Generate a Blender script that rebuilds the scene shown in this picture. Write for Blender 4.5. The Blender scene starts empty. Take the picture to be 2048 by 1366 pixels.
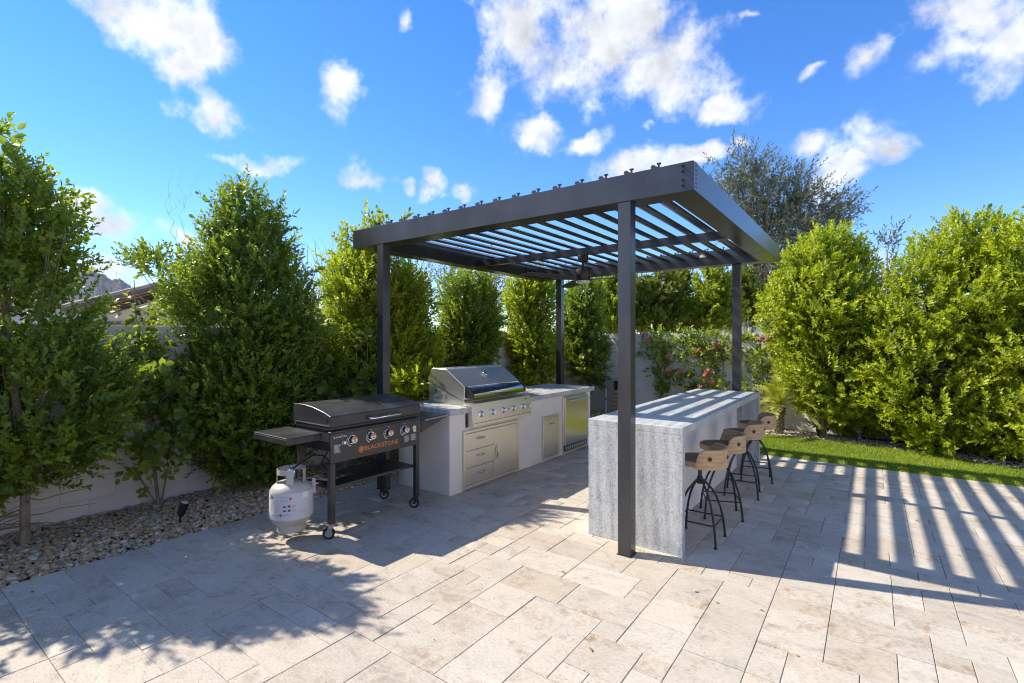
import bpy, bmesh, math, random
import numpy as np
from math import sin, cos, radians, pi, atan2, sqrt
from mathutils import Vector, Matrix

random.seed(7)
rng = np.random.default_rng(11)
sc = bpy.context.scene
col = sc.collection

# ------------------------------------------------------------------ camera
FPX, CX, CY, CAMH = 993.0, 1024.0, 680.0, 1.6        # focal length in photo pixels, horizon row, eye height
YAW = radians(36.0)
CA, SA = cos(YAW), sin(YAW)
cam_d = bpy.data.cameras.new('camera')
cam = bpy.data.objects.new('camera', cam_d); col.objects.link(cam)
cam.location = (0, 0, CAMH); cam.rotation_euler = (radians(90), 0, YAW)
cam_d.sensor_width = 36; cam_d.lens = 36 * FPX / 2048; cam_d.shift_y = -3 / 2048
sc.cycles.filter_width = 1.15; sc.cycles.max_bounces = 8; sc.cycles.diffuse_bounces = 5; sc.cycles.glossy_bounces = 4; sc.cycles.transmission_bounces = 6; sc.cycles.volume_bounces = 0
cam_d.clip_start = 0.05; cam_d.clip_end = 12000
sc.camera = cam

# ------------------------------------------------------------------ light
SUN = Vector((-0.957, -0.303, 1.0)).normalized()      # towards the sun
SUN_EL = math.asin(SUN.z)
SUN_AZ = atan2(SUN.x, SUN.y)                          # clockwise from +Y
sun_d = bpy.data.lights.new('sun', 'SUN'); sun_d.energy = 3.05; sun_d.angle = radians(0.53); sun_d.color = (1.0, 0.92, 0.79)
sun = bpy.data.objects.new('sun', sun_d); col.objects.link(sun)
sun.rotation_euler = (-SUN).to_track_quat('-Z', 'Y').to_euler()

world = bpy.data.worlds.new('World'); sc.world = world; world.use_nodes = True
HAZE = 0.00006
SKY_STRENGTH = 0.15
CLOUDS = [  # photo column, row, half width, half height, weight
    (330, 15, 125, 62, 1), (405, 50, 85, 60, 1), (355, 105, 70, 36, .95), (240, 20, 80, 30, .6), (420, 200, 62, 42, .9),
    (675, 205, 46, 48, .85), (820, 62, 26, 40, .65), (500, 322, 100, 20, .8), (725, 360, 48, 24, .85), (868, 370, 36, 24, .95),
    (150, 425, 70, 26, .95), (220, 447, 90, 30, .95), (190, 520, 75, 36, .9), (378, 475, 28, 18, .7), (810, 372, 26, 18, .6),
    (1030, 50, 85, 85, 1), (1215, 85, 110, 78, 1), (1320, 150, 130, 62, 1), (1150, 155, 140, 60, 1), (965, 195, 55, 42, .85),
    (1430, 195, 42, 30, .85), (1075, 252, 55, 30, .95), (1170, 265, 65, 24, .9), (1280, 322, 75, 30, .95), (1385, 318, 65, 24, .95),
    (1470, 283, 28, 20, .8), (1605, 292, 46, 32, .95), (1755, 283, 58, 34, .95), (1690, 318, 18, 12, .8), (1760, 130, 50, 42, .9),
    (1930, 40, 130, 58, 1), (1890, 115, 75, 42, .95), (2010, 60, 90, 70, 1), (1640, 365, 60, 50, .9), (1620, 135, 55, 16, .55),
    (1780, 560, 80, 60, .85), (1292, 245, 28, 16, .6), (930, 385, 30, 16, .6), (1500, 20, 40, 14, .5)]
def build_sky():
    nt = world.node_tree; N = nt.nodes; L = nt.links; N.clear()
    def n(t, **kw):
        o = N.new(t)
        for k, v in kw.items(): setattr(o, k, v)
        return o
    out = n('ShaderNodeOutputWorld'); bg = n('ShaderNodeBackground'); bg.inputs['Strength'].default_value = SKY_STRENGTH
    sky = n('ShaderNodeTexSky'); sky.sky_type = 'NISHITA'; sky.sun_disc = False
    sky.sun_elevation = SUN_EL; sky.sun_rotation = SUN_AZ
    sky.altitude = 400; sky.air_density = .85; sky.dust_density = 0.0; sky.ozone_density = 2.0
    hs = n('ShaderNodeHueSaturation'); hs.inputs['Saturation'].default_value = 1.3; hs.inputs['Value'].default_value = .765
    L.new(sky.outputs[0], hs.inputs['Color'])
    tin = n('ShaderNodeMix', data_type='RGBA', blend_type='MULTIPLY'); tin.inputs['Factor'].default_value = 1; tin.inputs[7].default_value = (.85, .85, 1.01, 1); L.new(hs.outputs[0], tin.inputs[6])
    tc = n('ShaderNodeTexCoord')
    nz = n('ShaderNodeTexNoise'); nz.inputs['Scale'].default_value = 8; nz.inputs['Detail'].default_value = 11; nz.inputs['Roughness'].default_value = .66
    L.new(tc.outputs['Generated'], nz.inputs['Vector'])
    wob = n('ShaderNodeTexNoise'); wob.inputs['Scale'].default_value = 7; wob.inputs['Detail'].default_value = 4
    L.new(tc.outputs['Generated'], wob.inputs['Vector'])
    wsub = n('ShaderNodeVectorMath', operation='SUBTRACT'); wsub.inputs[1].default_value = (.5, .5, .5); L.new(wob.outputs['Color'], wsub.inputs[0])
    wsc = n('ShaderNodeVectorMath', operation='SCALE'); wsc.inputs['Scale'].default_value = .13; L.new(wsub.outputs[0], wsc.inputs[0])
    wadd = n('ShaderNodeVectorMath', operation='ADD'); L.new(tc.outputs['Generated'], wadd.inputs[0]); L.new(wsc.outputs[0], wadd.inputs[1])
    nrm = n('ShaderNodeVectorMath', operation='NORMALIZE'); L.new(wadd.outputs[0], nrm.inputs[0])
    sep = n('ShaderNodeSeparateXYZ'); L.new(nrm.outputs[0], sep.inputs[0])
    az = n('ShaderNodeMath', operation='ARCTAN2'); L.new(sep.outputs['X'], az.inputs[0]); L.new(sep.outputs['Y'], az.inputs[1])
    el = n('ShaderNodeMath', operation='ARCSINE'); L.new(sep.outputs['Z'], el.inputs[0])
    cmb = n('ShaderNodeCombineXYZ'); L.new(az.outputs[0], cmb.inputs['X']); L.new(el.outputs[0], cmb.inputs['Y'])
    blobs = []
    for (px, py, rx, ry, w) in CLOUDS:
        a = math.atan((px - CX) / FPX); e = math.atan((CY - py) / FPX * cos(a))
        d = 1 / FPX * cos(a)
        blobs.append((a - YAW, e, rx * d * cos(a), ry * d, w))
    r2 = random.Random(5)
    for k in range(32):                               # the rest of the sky carries the same scattered cumulus
        a = r2.uniform(radians(66), radians(294)); e = math.asin(r2.uniform(.10, .95))
        s = r2.uniform(.10, .28)
        a2 = a - YAW
        if a2 > pi: a2 -= 2 * pi
        blobs.append((a2, e, s * 1.5 / max(.4, cos(e)), s * .7, r2.uniform(.7, 1)))
    prev = None
    for (a, e, ra, re, w) in blobs:
        ma = n('ShaderNodeVectorMath', operation='MULTIPLY_ADD')
        ma.inputs[1].default_value = (1 / (ra * 1.14), 1 / (re * 1.14), 0); ma.inputs[2].default_value = (-a / (ra * 1.14), -e / (re * 1.14), 0)
        L.new(cmb.outputs[0], ma.inputs[0])
        ln = n('ShaderNodeVectorMath', operation='LENGTH'); L.new(ma.outputs[0], ln.inputs[0])
        sb = n('ShaderNodeMath', operation='SUBTRACT'); sb.inputs[0].default_value = w; L.new(ln.outputs['Value'], sb.inputs[1])
        if prev is None: prev = sb
        else:
            mx = n('ShaderNodeMath', operation='MAXIMUM'); L.new(prev.outputs[0], mx.inputs[0]); L.new(sb.outputs[0], mx.inputs[1]); prev = mx
    nsub = n('ShaderNodeMath', operation='MULTIPLY_ADD'); nsub.inputs[1].default_value = 3.3; nsub.inputs[2].default_value = -1.72
    L.new(nz.outputs['Fac'], nsub.inputs[0])
    cl = n('ShaderNodeMath', operation='MAXIMUM'); cl.inputs[1].default_value = -1.2; L.new(prev.outputs[0], cl.inputs[0])
    dens = n('ShaderNodeMath', operation='ADD'); L.new(cl.outputs[0], dens.inputs[0]); L.new(nsub.outputs[0], dens.inputs[1])
    mr = n('ShaderNodeMapRange', interpolation_type='SMOOTHSTEP'); mr.inputs['From Min'].default_value = -.16; mr.inputs['From Max'].default_value = .80
    L.new(dens.outputs[0], mr.inputs['Value'])
    # thick middles a little greyer than the rims
    cr = n('ShaderNodeValToRGB'); L.new(dens.outputs[0], cr.inputs['Fac'])
    cr.color_ramp.elements[0].position = .1; cr.color_ramp.elements[0].color = (2.95, 3.0, 3.08, 1)
    cr.color_ramp.elements[1].position = 1.0; cr.color_ramp.elements[1].color = (2.2, 2.26, 2.4, 1)
    # sunward sides lit, far sides greyer: compare the noise with its value a step towards the sun
    so = n('ShaderNodeVectorMath', operation='ADD'); so.inputs[1].default_value = tuple(SUN * .045); L.new(tc.outputs['Generated'], so.inputs[0])
    nz2 = n('ShaderNodeTexNoise'); nz2.inputs['Scale'].default_value = 8; nz2.inputs['Detail'].default_value = 6; nz2.inputs['Roughness'].default_value = .6; L.new(so.outputs[0], nz2.inputs['Vector'])
    df = n('ShaderNodeMath', operation='SUBTRACT'); L.new(nz.outputs['Fac'], df.inputs[0]); L.new(nz2.outputs['Fac'], df.inputs[1])
    lt = n('ShaderNodeMath', operation='MULTIPLY_ADD'); lt.inputs[1].default_value = 1.5; lt.inputs[2].default_value = .98; L.new(df.outputs[0], lt.inputs[0])
    lc = n('ShaderNodeVectorMath', operation='SCALE'); L.new(cr.outputs[0], lc.inputs[0]); L.new(lt.outputs[0], lc.inputs['Scale'])
    mix = n('ShaderNodeMix', data_type='RGBA'); L.new(mr.outputs[0], mix.inputs['Factor'])
    L.new(tin.outputs[2], mix.inputs[6]); L.new(lc.outputs[0], mix.inputs[7])
    L.new(mix.outputs[2], bg.inputs['Color']); L.new(bg.outputs[0], out.inputs[0])
build_sky()

vs = sc.view_settings
vs.view_transform = 'Standard'; vs.look = 'None'; vs.exposure = 1.37; vs.gamma = 1.0; vs.use_curve_mapping = False

# ------------------------------------------------------------------ pixel helpers (authoring only)
def at(px, py, z):                                    # photo pixel at view depth z -> world point
    xc = (px - CX) * z / FPX
    return Vector((xc * CA - z * SA, xc * SA + z * CA, CAMH - (py - CY) * z / FPX))
def ground(px, py, h=0.0):
    return at(px, py, FPX * (CAMH - h) / (py - CY))
def depth_of(x, y): return -x * SA + y * CA
def project(x, y, z):
    d = depth_of(x, y); return CX + FPX * (x * CA + y * SA) / d, CY - FPX * (z - CAMH) / d, d

# ------------------------------------------------------------------ materials
MATS = {}
def mat(name, base, rough=.5, metal=0.0, var=None, vscale=6.0, vstretch=(1, 1, 1), bump=0.0, bscale=60.0, bstretch=(1, 1, 1), spec=.5, detail=6, coat=0.0, emit=None, vpos=(.35, .65), rvar=0.0):
    m = bpy.data.materials.new(name); m.use_nodes = True; MATS[name] = m
    nt = m.node_tree; N = nt.nodes; L = nt.links; P = N['Principled BSDF']
    P.inputs['Base Color'].default_value = (*base, 1); P.inputs['Roughness'].default_value = rough; P.inputs['Metallic'].default_value = metal
    P.inputs['Specular IOR Level'].default_value = spec; P.inputs['Coat Weight'].default_value = coat
    tc = N.new('ShaderNodeTexCoord')
    def noise(scale, stretch, det):
        mp = N.new('ShaderNodeMapping'); mp.inputs['Scale'].default_value = stretch; L.new(tc.outputs['Object'], mp.inputs['Vector'])
        nz = N.new('ShaderNodeTexNoise'); nz.inputs['Scale'].default_value = scale; nz.inputs['Detail'].default_value = det; L.new(mp.outputs[0], nz.inputs['Vector'])
        return nz
    if var is not None:
        nz = noise(vscale, vstretch, detail)
        cr = N.new('ShaderNodeValToRGB'); L.new(nz.outputs['Fac'], cr.inputs['Fac'])
        cr.color_ramp.elements[0].position = vpos[0]; cr.color_ramp.elements[0].color = (*base, 1)
        cr.color_ramp.elements[1].position = vpos[1]; cr.color_ramp.elements[1].color = (*var, 1)
        L.new(cr.outputs[0], P.inputs['Base Color'])
        if rvar:
            mr = N.new('ShaderNodeMapRange'); mr.inputs['To Min'].default_value = rough - rvar; mr.inputs['To Max'].default_value = rough + rvar
            L.new(nz.outputs['Fac'], mr.inputs['Value']); L.new(mr.outputs[0], P.inputs['Roughness'])
    if bump:
        nb = noise(bscale, bstretch, 4)
        b = N.new('ShaderNodeBump'); b.inputs['Strength'].default_value = bump; b.inputs['Distance'].default_value = .01
        L.new(nb.outputs['Fac'], b.inputs['Height']); L.new(b.outputs[0], P.inputs['Normal'])
    return m

def leaf_mat(name, dark, young, trans, tfac=.42, rough=.42):
    m = bpy.data.materials.new(name); m.use_nodes = True; MATS[name] = m
    nt = m.node_tree; N = nt.nodes; L = nt.links; P = N['Principled BSDF']; out = N['Material Output']
    at_ = N.new('ShaderNodeAttribute'); at_.attribute_name = 'tint'
    mx = N.new('ShaderNodeMix'); mx.data_type = 'RGBA'; mx.inputs[6].default_value = (*dark, 1); mx.inputs[7].default_value = (*young, 1)
    L.new(at_.outputs['Fac'], mx.inputs['Factor']); L.new(mx.outputs[2], P.inputs['Base Color'])
    P.inputs['Roughness'].default_value = rough; P.inputs['Specular IOR Level'].default_value = .45
    tr = N.new('ShaderNodeBsdfTranslucent')
    mt = N.new('ShaderNodeMix'); mt.data_type = 'RGBA'; mt.inputs[6].default_value = (trans[0] * .5, trans[1] * .6, trans[2] * .5, 1); mt.inputs[7].default_value = (*trans, 1)
    L.new(at_.outputs['Fac'], mt.inputs['Factor']); L.new(mt.outputs[2], tr.inputs['Color'])
    ms = N.new('ShaderNodeMixShader'); ms.inputs[0].default_value = tfac
    L.new(P.outputs[0], ms.inputs[1]); L.new(tr.outputs[0], ms.inputs[2]); L.new(ms.outputs[0], out.inputs['Surface'])
    return m

M_CHAR = mat('charcoal_powder_coat', (.052, .053, .057), .25, .5, var=(.078, .078, .081), vscale=4, vstretch=(1, 1, .6), bump=.02, bscale=300, spec=.6, rvar=.07)
M_BLACK = mat('black_steel', (.022, .022, .022), .42, 0, var=(.032, .031, .029), vscale=30, bump=.06, bscale=300)
M_BLACKG = mat('griddle_black_enamel', (.026, .026, .027), .38, 0, var=(.050, .049, .047), vscale=5, bump=.05, bscale=350, rvar=.08)
M_RUBBER = mat('black_rubber', (.015, .015, .015), .75)
M_STEEL = mat('brushed_stainless', (.76, .72, .655), .40, 1.0, var=(.77, .735, .67), vscale=4, vstretch=(1, .15, 3), bump=.02, bscale=90, bstretch=(1, .05, 6), rvar=.06)
M_STEELP = mat('polished_stainless', (.70, .68, .64), .10, 1.0, var=(.62, .60, .57), vscale=3, rvar=.03)
M_STEELB = mat('satin_stainless', (.72, .69, .64), .24, 1.0, var=(.66, .63, .585), vscale=3, vstretch=(1, .2, 3), rvar=.05)
M_CHROME = mat('chrome', (.75, .75, .76), .12, 1.0)
M_ZINC = mat('zinc_fork', (.45, .47, .50), .35, 1.0, var=(.55, .56, .58), vscale=30)
M_STUCCO = mat('warm_grey_stucco', (.79, .73, .65), .85, 0, var=(.84, .78, .70), vscale=3, bump=.35, bscale=160)
M_BLOCK = mat('painted_block', (.64, .61, .56), .88, 0, var=(.73, .70, .65), vscale=2.2, bump=.35, bscale=90)
M_MORTAR = mat('painted_mortar', (.60, .57, .52), .9, 0, bump=.3, bscale=120)
M_WOOD = mat('pale_oak_wood', (.62, .44, .24), .55, 0, var=(.44, .26, .11), vscale=7, vstretch=(1, 1, 9), bump=.15, bscale=50, bstretch=(1, 1, 9))
M_WOODT = mat('weathered_dark_seat_wood', (.060, .056, .052), .5, 0, var=(.13, .11, .09), vscale=7, vstretch=(1, 9, 1), bump=.15, bscale=60, bstretch=(1, 9, 1))
M_BARK = mat('grey_brown_bark', (.20, .15, .10), .9, 0, var=(.30, .24, .18), vscale=30, vstretch=(1, 1, .3), bump=.5, bscale=70)
M_TWIG = mat('dry_twig', (.22, .16, .11), .9, 0, var=(.30, .23, .16), vscale=40)
M_TANK = mat('tank_grey_beige_paint', (.44, .42, .375), .4, 0, var=(.50, .46, .40), vscale=14, bump=.03, bscale=60)
M_LABEL = mat('white_paper_label', (.60, .59, .60), .45)
M_PINK = mat('faded_red_print', (.62, .42, .40), .6, var=(.72, .62, .60), vscale=120, vstretch=(1, 1, 3))
M_RED = mat('red_print', (.62, .05, .04), .5)
M_INK = mat('dark_print', (.08, .08, .09), .6)
M_GREYINK = mat('grey_print', (.42, .43, .45), .6)
M_WHITE = mat('white_paint', (.78, .77, .75), .45)
M_ORANGE = mat('orange_decal', (.85, .23, .04), .5)
M_FLOWER = mat('coral_red_petal', (.50, .085, .075), .6, var=(.60, .24, .12), vscale=25)
M_LAMP = mat('frosted_lamp_glass', (.62, .62, .60), .4)
M_TANB = mat('tan_composite', (.36, .28, .18), .8, var=(.28, .21, .13), vscale=20, bump=.3, bscale=40)
M_HOUSE = mat('tan_house_stucco', (.56, .42, .31), .9, var=(.60, .46, .35), vscale=.8, bump=.2, bscale=30)
M_CREAM = mat('cream_house_stucco', (.68, .60, .50), .9, var=(.73, .65, .55), vscale=1.5, bump=.2, bscale=60)
M_GLASS = mat('dark_window_glass', (.03, .035, .04), .05)
M_TILE = mat('clay_roof_tile', (.36, .29, .23), .85, var=(.26, .20, .16), vscale=3)
M_FASCIA = mat('brown_fascia', (.14, .10, .08), .8)
M_WHITEWALL = mat('white_neighbour_wall', (.74, .74, .74), .85, bump=.2, bscale=30)
M_ROCK = mat('desert_mountain_rock', (.026, .024, .027), .95, var=(.042, .037, .038), vscale=.006, bump=.4, bscale=.02)
M_SOIL = mat('dark_soil', (.07, .055, .04), .95, var=(.12, .095, .07), vscale=8, bump=.5, bscale=40)
M_DESERT = mat('desert_ground', (.26, .21, .16), .95, var=(.32, .26, .20), vscale=.4)
M_BED = mat('paver_joint_sand', (.14, .12, .095), .95, var=(.22, .19, .155), vscale=15)
M_TURFB = mat('turf_backing', (.15, .22, .020), .9, var=(.20, .27, .028), vscale=60, bump=.6, bscale=200)
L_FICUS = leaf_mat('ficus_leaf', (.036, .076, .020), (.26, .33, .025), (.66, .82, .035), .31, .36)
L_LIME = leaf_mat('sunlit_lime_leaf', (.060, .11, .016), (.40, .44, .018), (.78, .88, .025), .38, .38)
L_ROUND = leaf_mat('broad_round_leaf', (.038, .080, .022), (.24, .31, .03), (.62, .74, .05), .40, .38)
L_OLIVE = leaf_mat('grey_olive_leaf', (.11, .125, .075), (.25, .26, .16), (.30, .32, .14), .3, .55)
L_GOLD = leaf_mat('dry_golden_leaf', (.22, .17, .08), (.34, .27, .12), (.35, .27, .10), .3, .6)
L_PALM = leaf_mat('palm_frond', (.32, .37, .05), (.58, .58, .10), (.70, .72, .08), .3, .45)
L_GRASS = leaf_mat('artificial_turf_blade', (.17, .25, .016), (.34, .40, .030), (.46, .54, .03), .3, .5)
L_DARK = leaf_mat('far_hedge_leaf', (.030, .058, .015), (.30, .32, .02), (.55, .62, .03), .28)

def granite():
    m = bpy.data.materials.new('grey_white_granite'); m.use_nodes = True
    nt = m.node_tree; N = nt.nodes; L = nt.links; P = N['Principled BSDF']
    tc = N.new('ShaderNodeTexCoord')
    v = N.new('ShaderNodeTexNoise'); v.inputs['Scale'].default_value = 85; v.inputs['Detail'].default_value = 5; v.inputs['Roughness'].default_value = .75
    L.new(tc.outputs['Object'], v.inputs['Vector'])
    big = N.new('ShaderNodeTexNoise'); big.inputs['Scale'].default_value = 6; big.inputs['Detail'].default_value = 4; big.inputs['Distortion'].default_value = 1.2
    mp = N.new('ShaderNodeMapping'); mp.inputs['Scale'].default_value = (2.6, 1.0, .8); L.new(tc.outputs['Object'], mp.inputs['Vector']); L.new(mp.outputs[0], big.inputs['Vector'])
    ad = N.new('ShaderNodeMath'); ad.operation = 'MULTIPLY_ADD'; ad.inputs[1].default_value = .36; L.new(big.outputs['Fac'], ad.inputs[0]); L.new(v.outputs['Fac'], ad.inputs[2])
    wv = N.new('ShaderNodeTexWave'); wv.inputs['Scale'].default_value = 2.2; wv.inputs['Distortion'].default_value = 7; wv.inputs['Detail'].default_value = 5; wv.inputs['Detail Scale'].default_value = 1.4; wv.inputs['Detail Roughness'].default_value = .7
    mw = N.new('ShaderNodeMapping'); mw.inputs['Scale'].default_value = (1.5, .5, .28); mw.inputs['Rotation'].default_value = (0, .12, 0); L.new(tc.outputs['Object'], mw.inputs['Vector']); L.new(mw.outputs[0], wv.inputs['Vector'])
    ad2 = N.new('ShaderNodeMath'); ad2.operation = 'MULTIPLY_ADD'; ad2.inputs[1].default_value = .12; L.new(wv.outputs['Fac'], ad2.inputs[0]); L.new(ad.outputs[0], ad2.inputs[2]); ad3 = N.new('ShaderNodeMath'); ad3.operation = 'SUBTRACT'; ad3.inputs[1].default_value = .06; L.new(ad2.outputs[0], ad3.inputs[0]); ad = ad3
    cr = N.new('ShaderNodeValToRGB'); L.new(ad.outputs[0], cr.inputs['Fac'])
    e = cr.color_ramp.elements; e[0].position = .42; e[0].color = (.13, .15, .165, 1); e[1].position = .84; e[1].color = (.66, .655, .63, 1)
    k = cr.color_ramp.elements.new(.56); k.color = (.36, .385, .395, 1); k = cr.color_ramp.elements.new(.66); k.color = (.47, .485, .485, 1)
    L.new(cr.outputs[0], P.inputs['Base Color']); P.inputs['Roughness'].default_value = .32
    b = N.new('ShaderNodeBump'); b.inputs['Strength'].default_value = .08; b.inputs['Distance'].default_value = .004; L.new(v.outputs['Fac'], b.inputs['Height']); L.new(b.outputs[0], P.inputs['Normal'])
    return m
M_GRANITE = granite()

def travertine():
    m = bpy.data.materials.new('tumbled_travertine'); m.use_nodes = True
    nt = m.node_tree; N = nt.nodes; L = nt.links; P = N['Principled BSDF']
    geo = N.new('ShaderNodeNewGeometry'); oi = N.new('ShaderNodeObjectInfo')
    attr = N.new('ShaderNodeAttribute'); attr.attribute_name = 'rnd'
    def math_(op, a, b=None, c=None):
        o = N.new('ShaderNodeMath'); o.operation = op
        for i, x in enumerate((a, b, c)):
            if x is None: continue
            if isinstance(x, (int, float)): o.inputs[i].default_value = x
            else: L.new(x, o.inputs[i])
        return o.outputs[0]
    rnd = math_('FRACT', math_('ADD', oi.outputs['Random'], attr.outputs['Fac']))
    off = N.new('ShaderNodeCombineXYZ'); L.new(math_('MULTIPLY', rnd, 37.0), off.inputs['X']); L.new(math_('MULTIPLY', rnd, 91.0), off.inputs['Y'])
    va = N.new('ShaderNodeVectorMath'); va.operation = 'ADD'; L.new(geo.outputs['Position'], va.inputs[0]); L.new(off.outputs[0], va.inputs[1])
    def noise(scale, st, det, ro=.55, dist=0.0):
        mp = N.new('ShaderNodeMapping'); mp.inputs['Scale'].default_value = st; L.new(va.outputs[0], mp.inputs['Vector'])
        z = N.new('ShaderNodeTexNoise'); z.inputs['Scale'].default_value = scale; z.inputs['Detail'].default_value = det; z.inputs['Roughness'].default_value = ro; z.inputs['Distortion'].default_value = dist
        L.new(mp.outputs[0], z.inputs['Vector']); return z.outputs['Fac']
    def ramp(fac, stops):
        c = N.new('ShaderNodeValToRGB'); L.new(fac, c.inputs['Fac']); e = c.color_ramp.elements
        e[0].position, e[0].color = stops[0][0], (*stops[0][1], 1); e[1].position, e[1].color = stops[-1][0], (*stops[-1][1], 1)
        for p, cc in stops[1:-1]:
            k = e.new(p); k.color = (*cc, 1)
        return c.outputs[0]
    def mixc(f, a, b, mode='MIX'):
        x = N.new('ShaderNodeMix'); x.data_type = 'RGBA'; x.blend_type = mode
        if isinstance(f, float): x.inputs['Factor'].default_value = f
        else: L.new(f, x.inputs['Factor'])
        for i, q in ((6, a), (7, b)):
            if isinstance(q, tuple): x.inputs[i].default_value = (*q, 1)
            else: L.new(q, x.inputs[i])
        return x.outputs[2]
    tone = ramp(rnd, [(0, (.44, .392, .325)), (.3, (.505, .46, .39)), (.5, (.54, .49, .412)), (.68, (.465, .402, .322)), (.85, (.495, .45, .382)), (1, (.56, .515, .442))])
    cloud = ramp(noise(4.5, (1, 2.0, 1), 9, .68, .8), [(.32, (.76, .74, .73)), (.45, (.97, .96, .95)), (.6, (1.04, 1.02, 1.0)), (.72, (1.13, 1.10, 1.05))])
    c = mixc(1.0, tone, cloud, 'MULTIPLY')
    fine = ramp(noise(40, (1, 3, 1), 5, .7), [(.3, (.76, .74, .72)), (.55, (1.03, 1.03, 1.03))])
    c = mixc(1.0, c, fine, 'MULTIPLY')
    st = noise(2.1, (1, 1, 1), 8, .72, .9)
    stain = N.new('ShaderNodeMapRange'); stain.inputs['From Min'].default_value = .51; stain.inputs['From Max'].default_value = .66; L.new(st, stain.inputs['Value'])
    st2 = N.new('ShaderNodeMapRange'); st2.inputs['From Min'].default_value = .42; st2.inputs['From Max'].default_value = .60; L.new(noise(22, (1, 1, 1), 6, .7), st2.inputs['Value'])
    c = mixc(math_('MULTIPLY', math_('MULTIPLY', stain.outputs[0], st2.outputs[0]), .8), c, (.27, .17, .085))
    pit = noise(48, (1, 2.2, 1), 4, .55)
    pm = N.new('ShaderNodeMapRange'); pm.inputs['From Min'].default_value = .62; pm.inputs['From Max'].default_value = .67; L.new(pit, pm.inputs['Value'])
    gate = N.new('ShaderNodeMapRange'); gate.inputs['From Min'].default_value = .46; gate.inputs['From Max'].default_value = .58; L.new(noise(5, (1, 1, 1), 3), gate.inputs['Value'])
    pits = math_('MULTIPLY', pm.outputs[0], gate.outputs[0])
    c = mixc(math_('MULTIPLY', pits, .8), c, (.16, .12, .085))
    L.new(c, P.inputs['Base Color']); P.inputs['Roughness'].default_value = .62; P.inputs['Specular IOR Level'].default_value = .35
    b = N.new('ShaderNodeBump'); b.inputs['Strength'].default_value = .35; b.inputs['Distance'].default_value = .006
    L.new(math_('SUBTRACT', noise(30, (1, 2, 1), 5, .6), math_('MULTIPLY', pits, 1.2)), b.inputs['Height']); L.new(b.outputs[0], P.inputs['Normal'])
    return m
M_TRAV = travertine()

def stone_mat(name, stops):
    m = bpy.data.materials.new(name); m.use_nodes = True
    nt = m.node_tree; N = nt.nodes; L = nt.links; P = N['Principled BSDF']
    a = N.new('ShaderNodeAttribute'); a.attribute_name = 'tint'
    c = N.new('ShaderNodeValToRGB'); L.new(a.outputs['Fac'], c.inputs['Fac']); e = c.color_ramp.elements
    e[0].color = (*stops[0], 1); e[1].color = (*stops[-1], 1)
    for i, s in enumerate(stops[1:-1]): k = e.new((i + 1) / (len(stops) - 1)); k.color = (*s, 1)
    tc = N.new('ShaderNodeTexCoord'); nz = N.new('ShaderNodeTexNoise'); nz.inputs['Scale'].default_value = 55; nz.inputs['Detail'].default_value = 4; L.new(tc.outputs['Object'], nz.inputs['Vector'])
    mr = N.new('ShaderNodeMapRange'); mr.inputs['To Min'].default_value = .6; mr.inputs['To Max'].default_value = 1.35; L.new(nz.outputs['Fac'], mr.inputs['Value'])
    mx = N.new('ShaderNodeVectorMath'); mx.operation = 'SCALE'; L.new(c.outputs[0], mx.inputs[0]); L.new(mr.outputs[0], mx.inputs['Scale'])
    L.new(mx.outputs[0], P.inputs['Base Color']); P.inputs['Roughness'].default_value = .75
    return m
M_GRAVEL = stone_mat('mixed_river_gravel', [(.34, .23, .11), (.50, .36, .19), (.26, .19, .11), (.60, .49, .33), (.43, .25, .105), (.33, .29, .22), (.66, .56, .42)])
M_PINKG = stone_mat('pale_pink_gravel', [(.50, .40, .32), (.58, .48, .40), (.44, .35, .28), (.62, .55, .48)])

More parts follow.
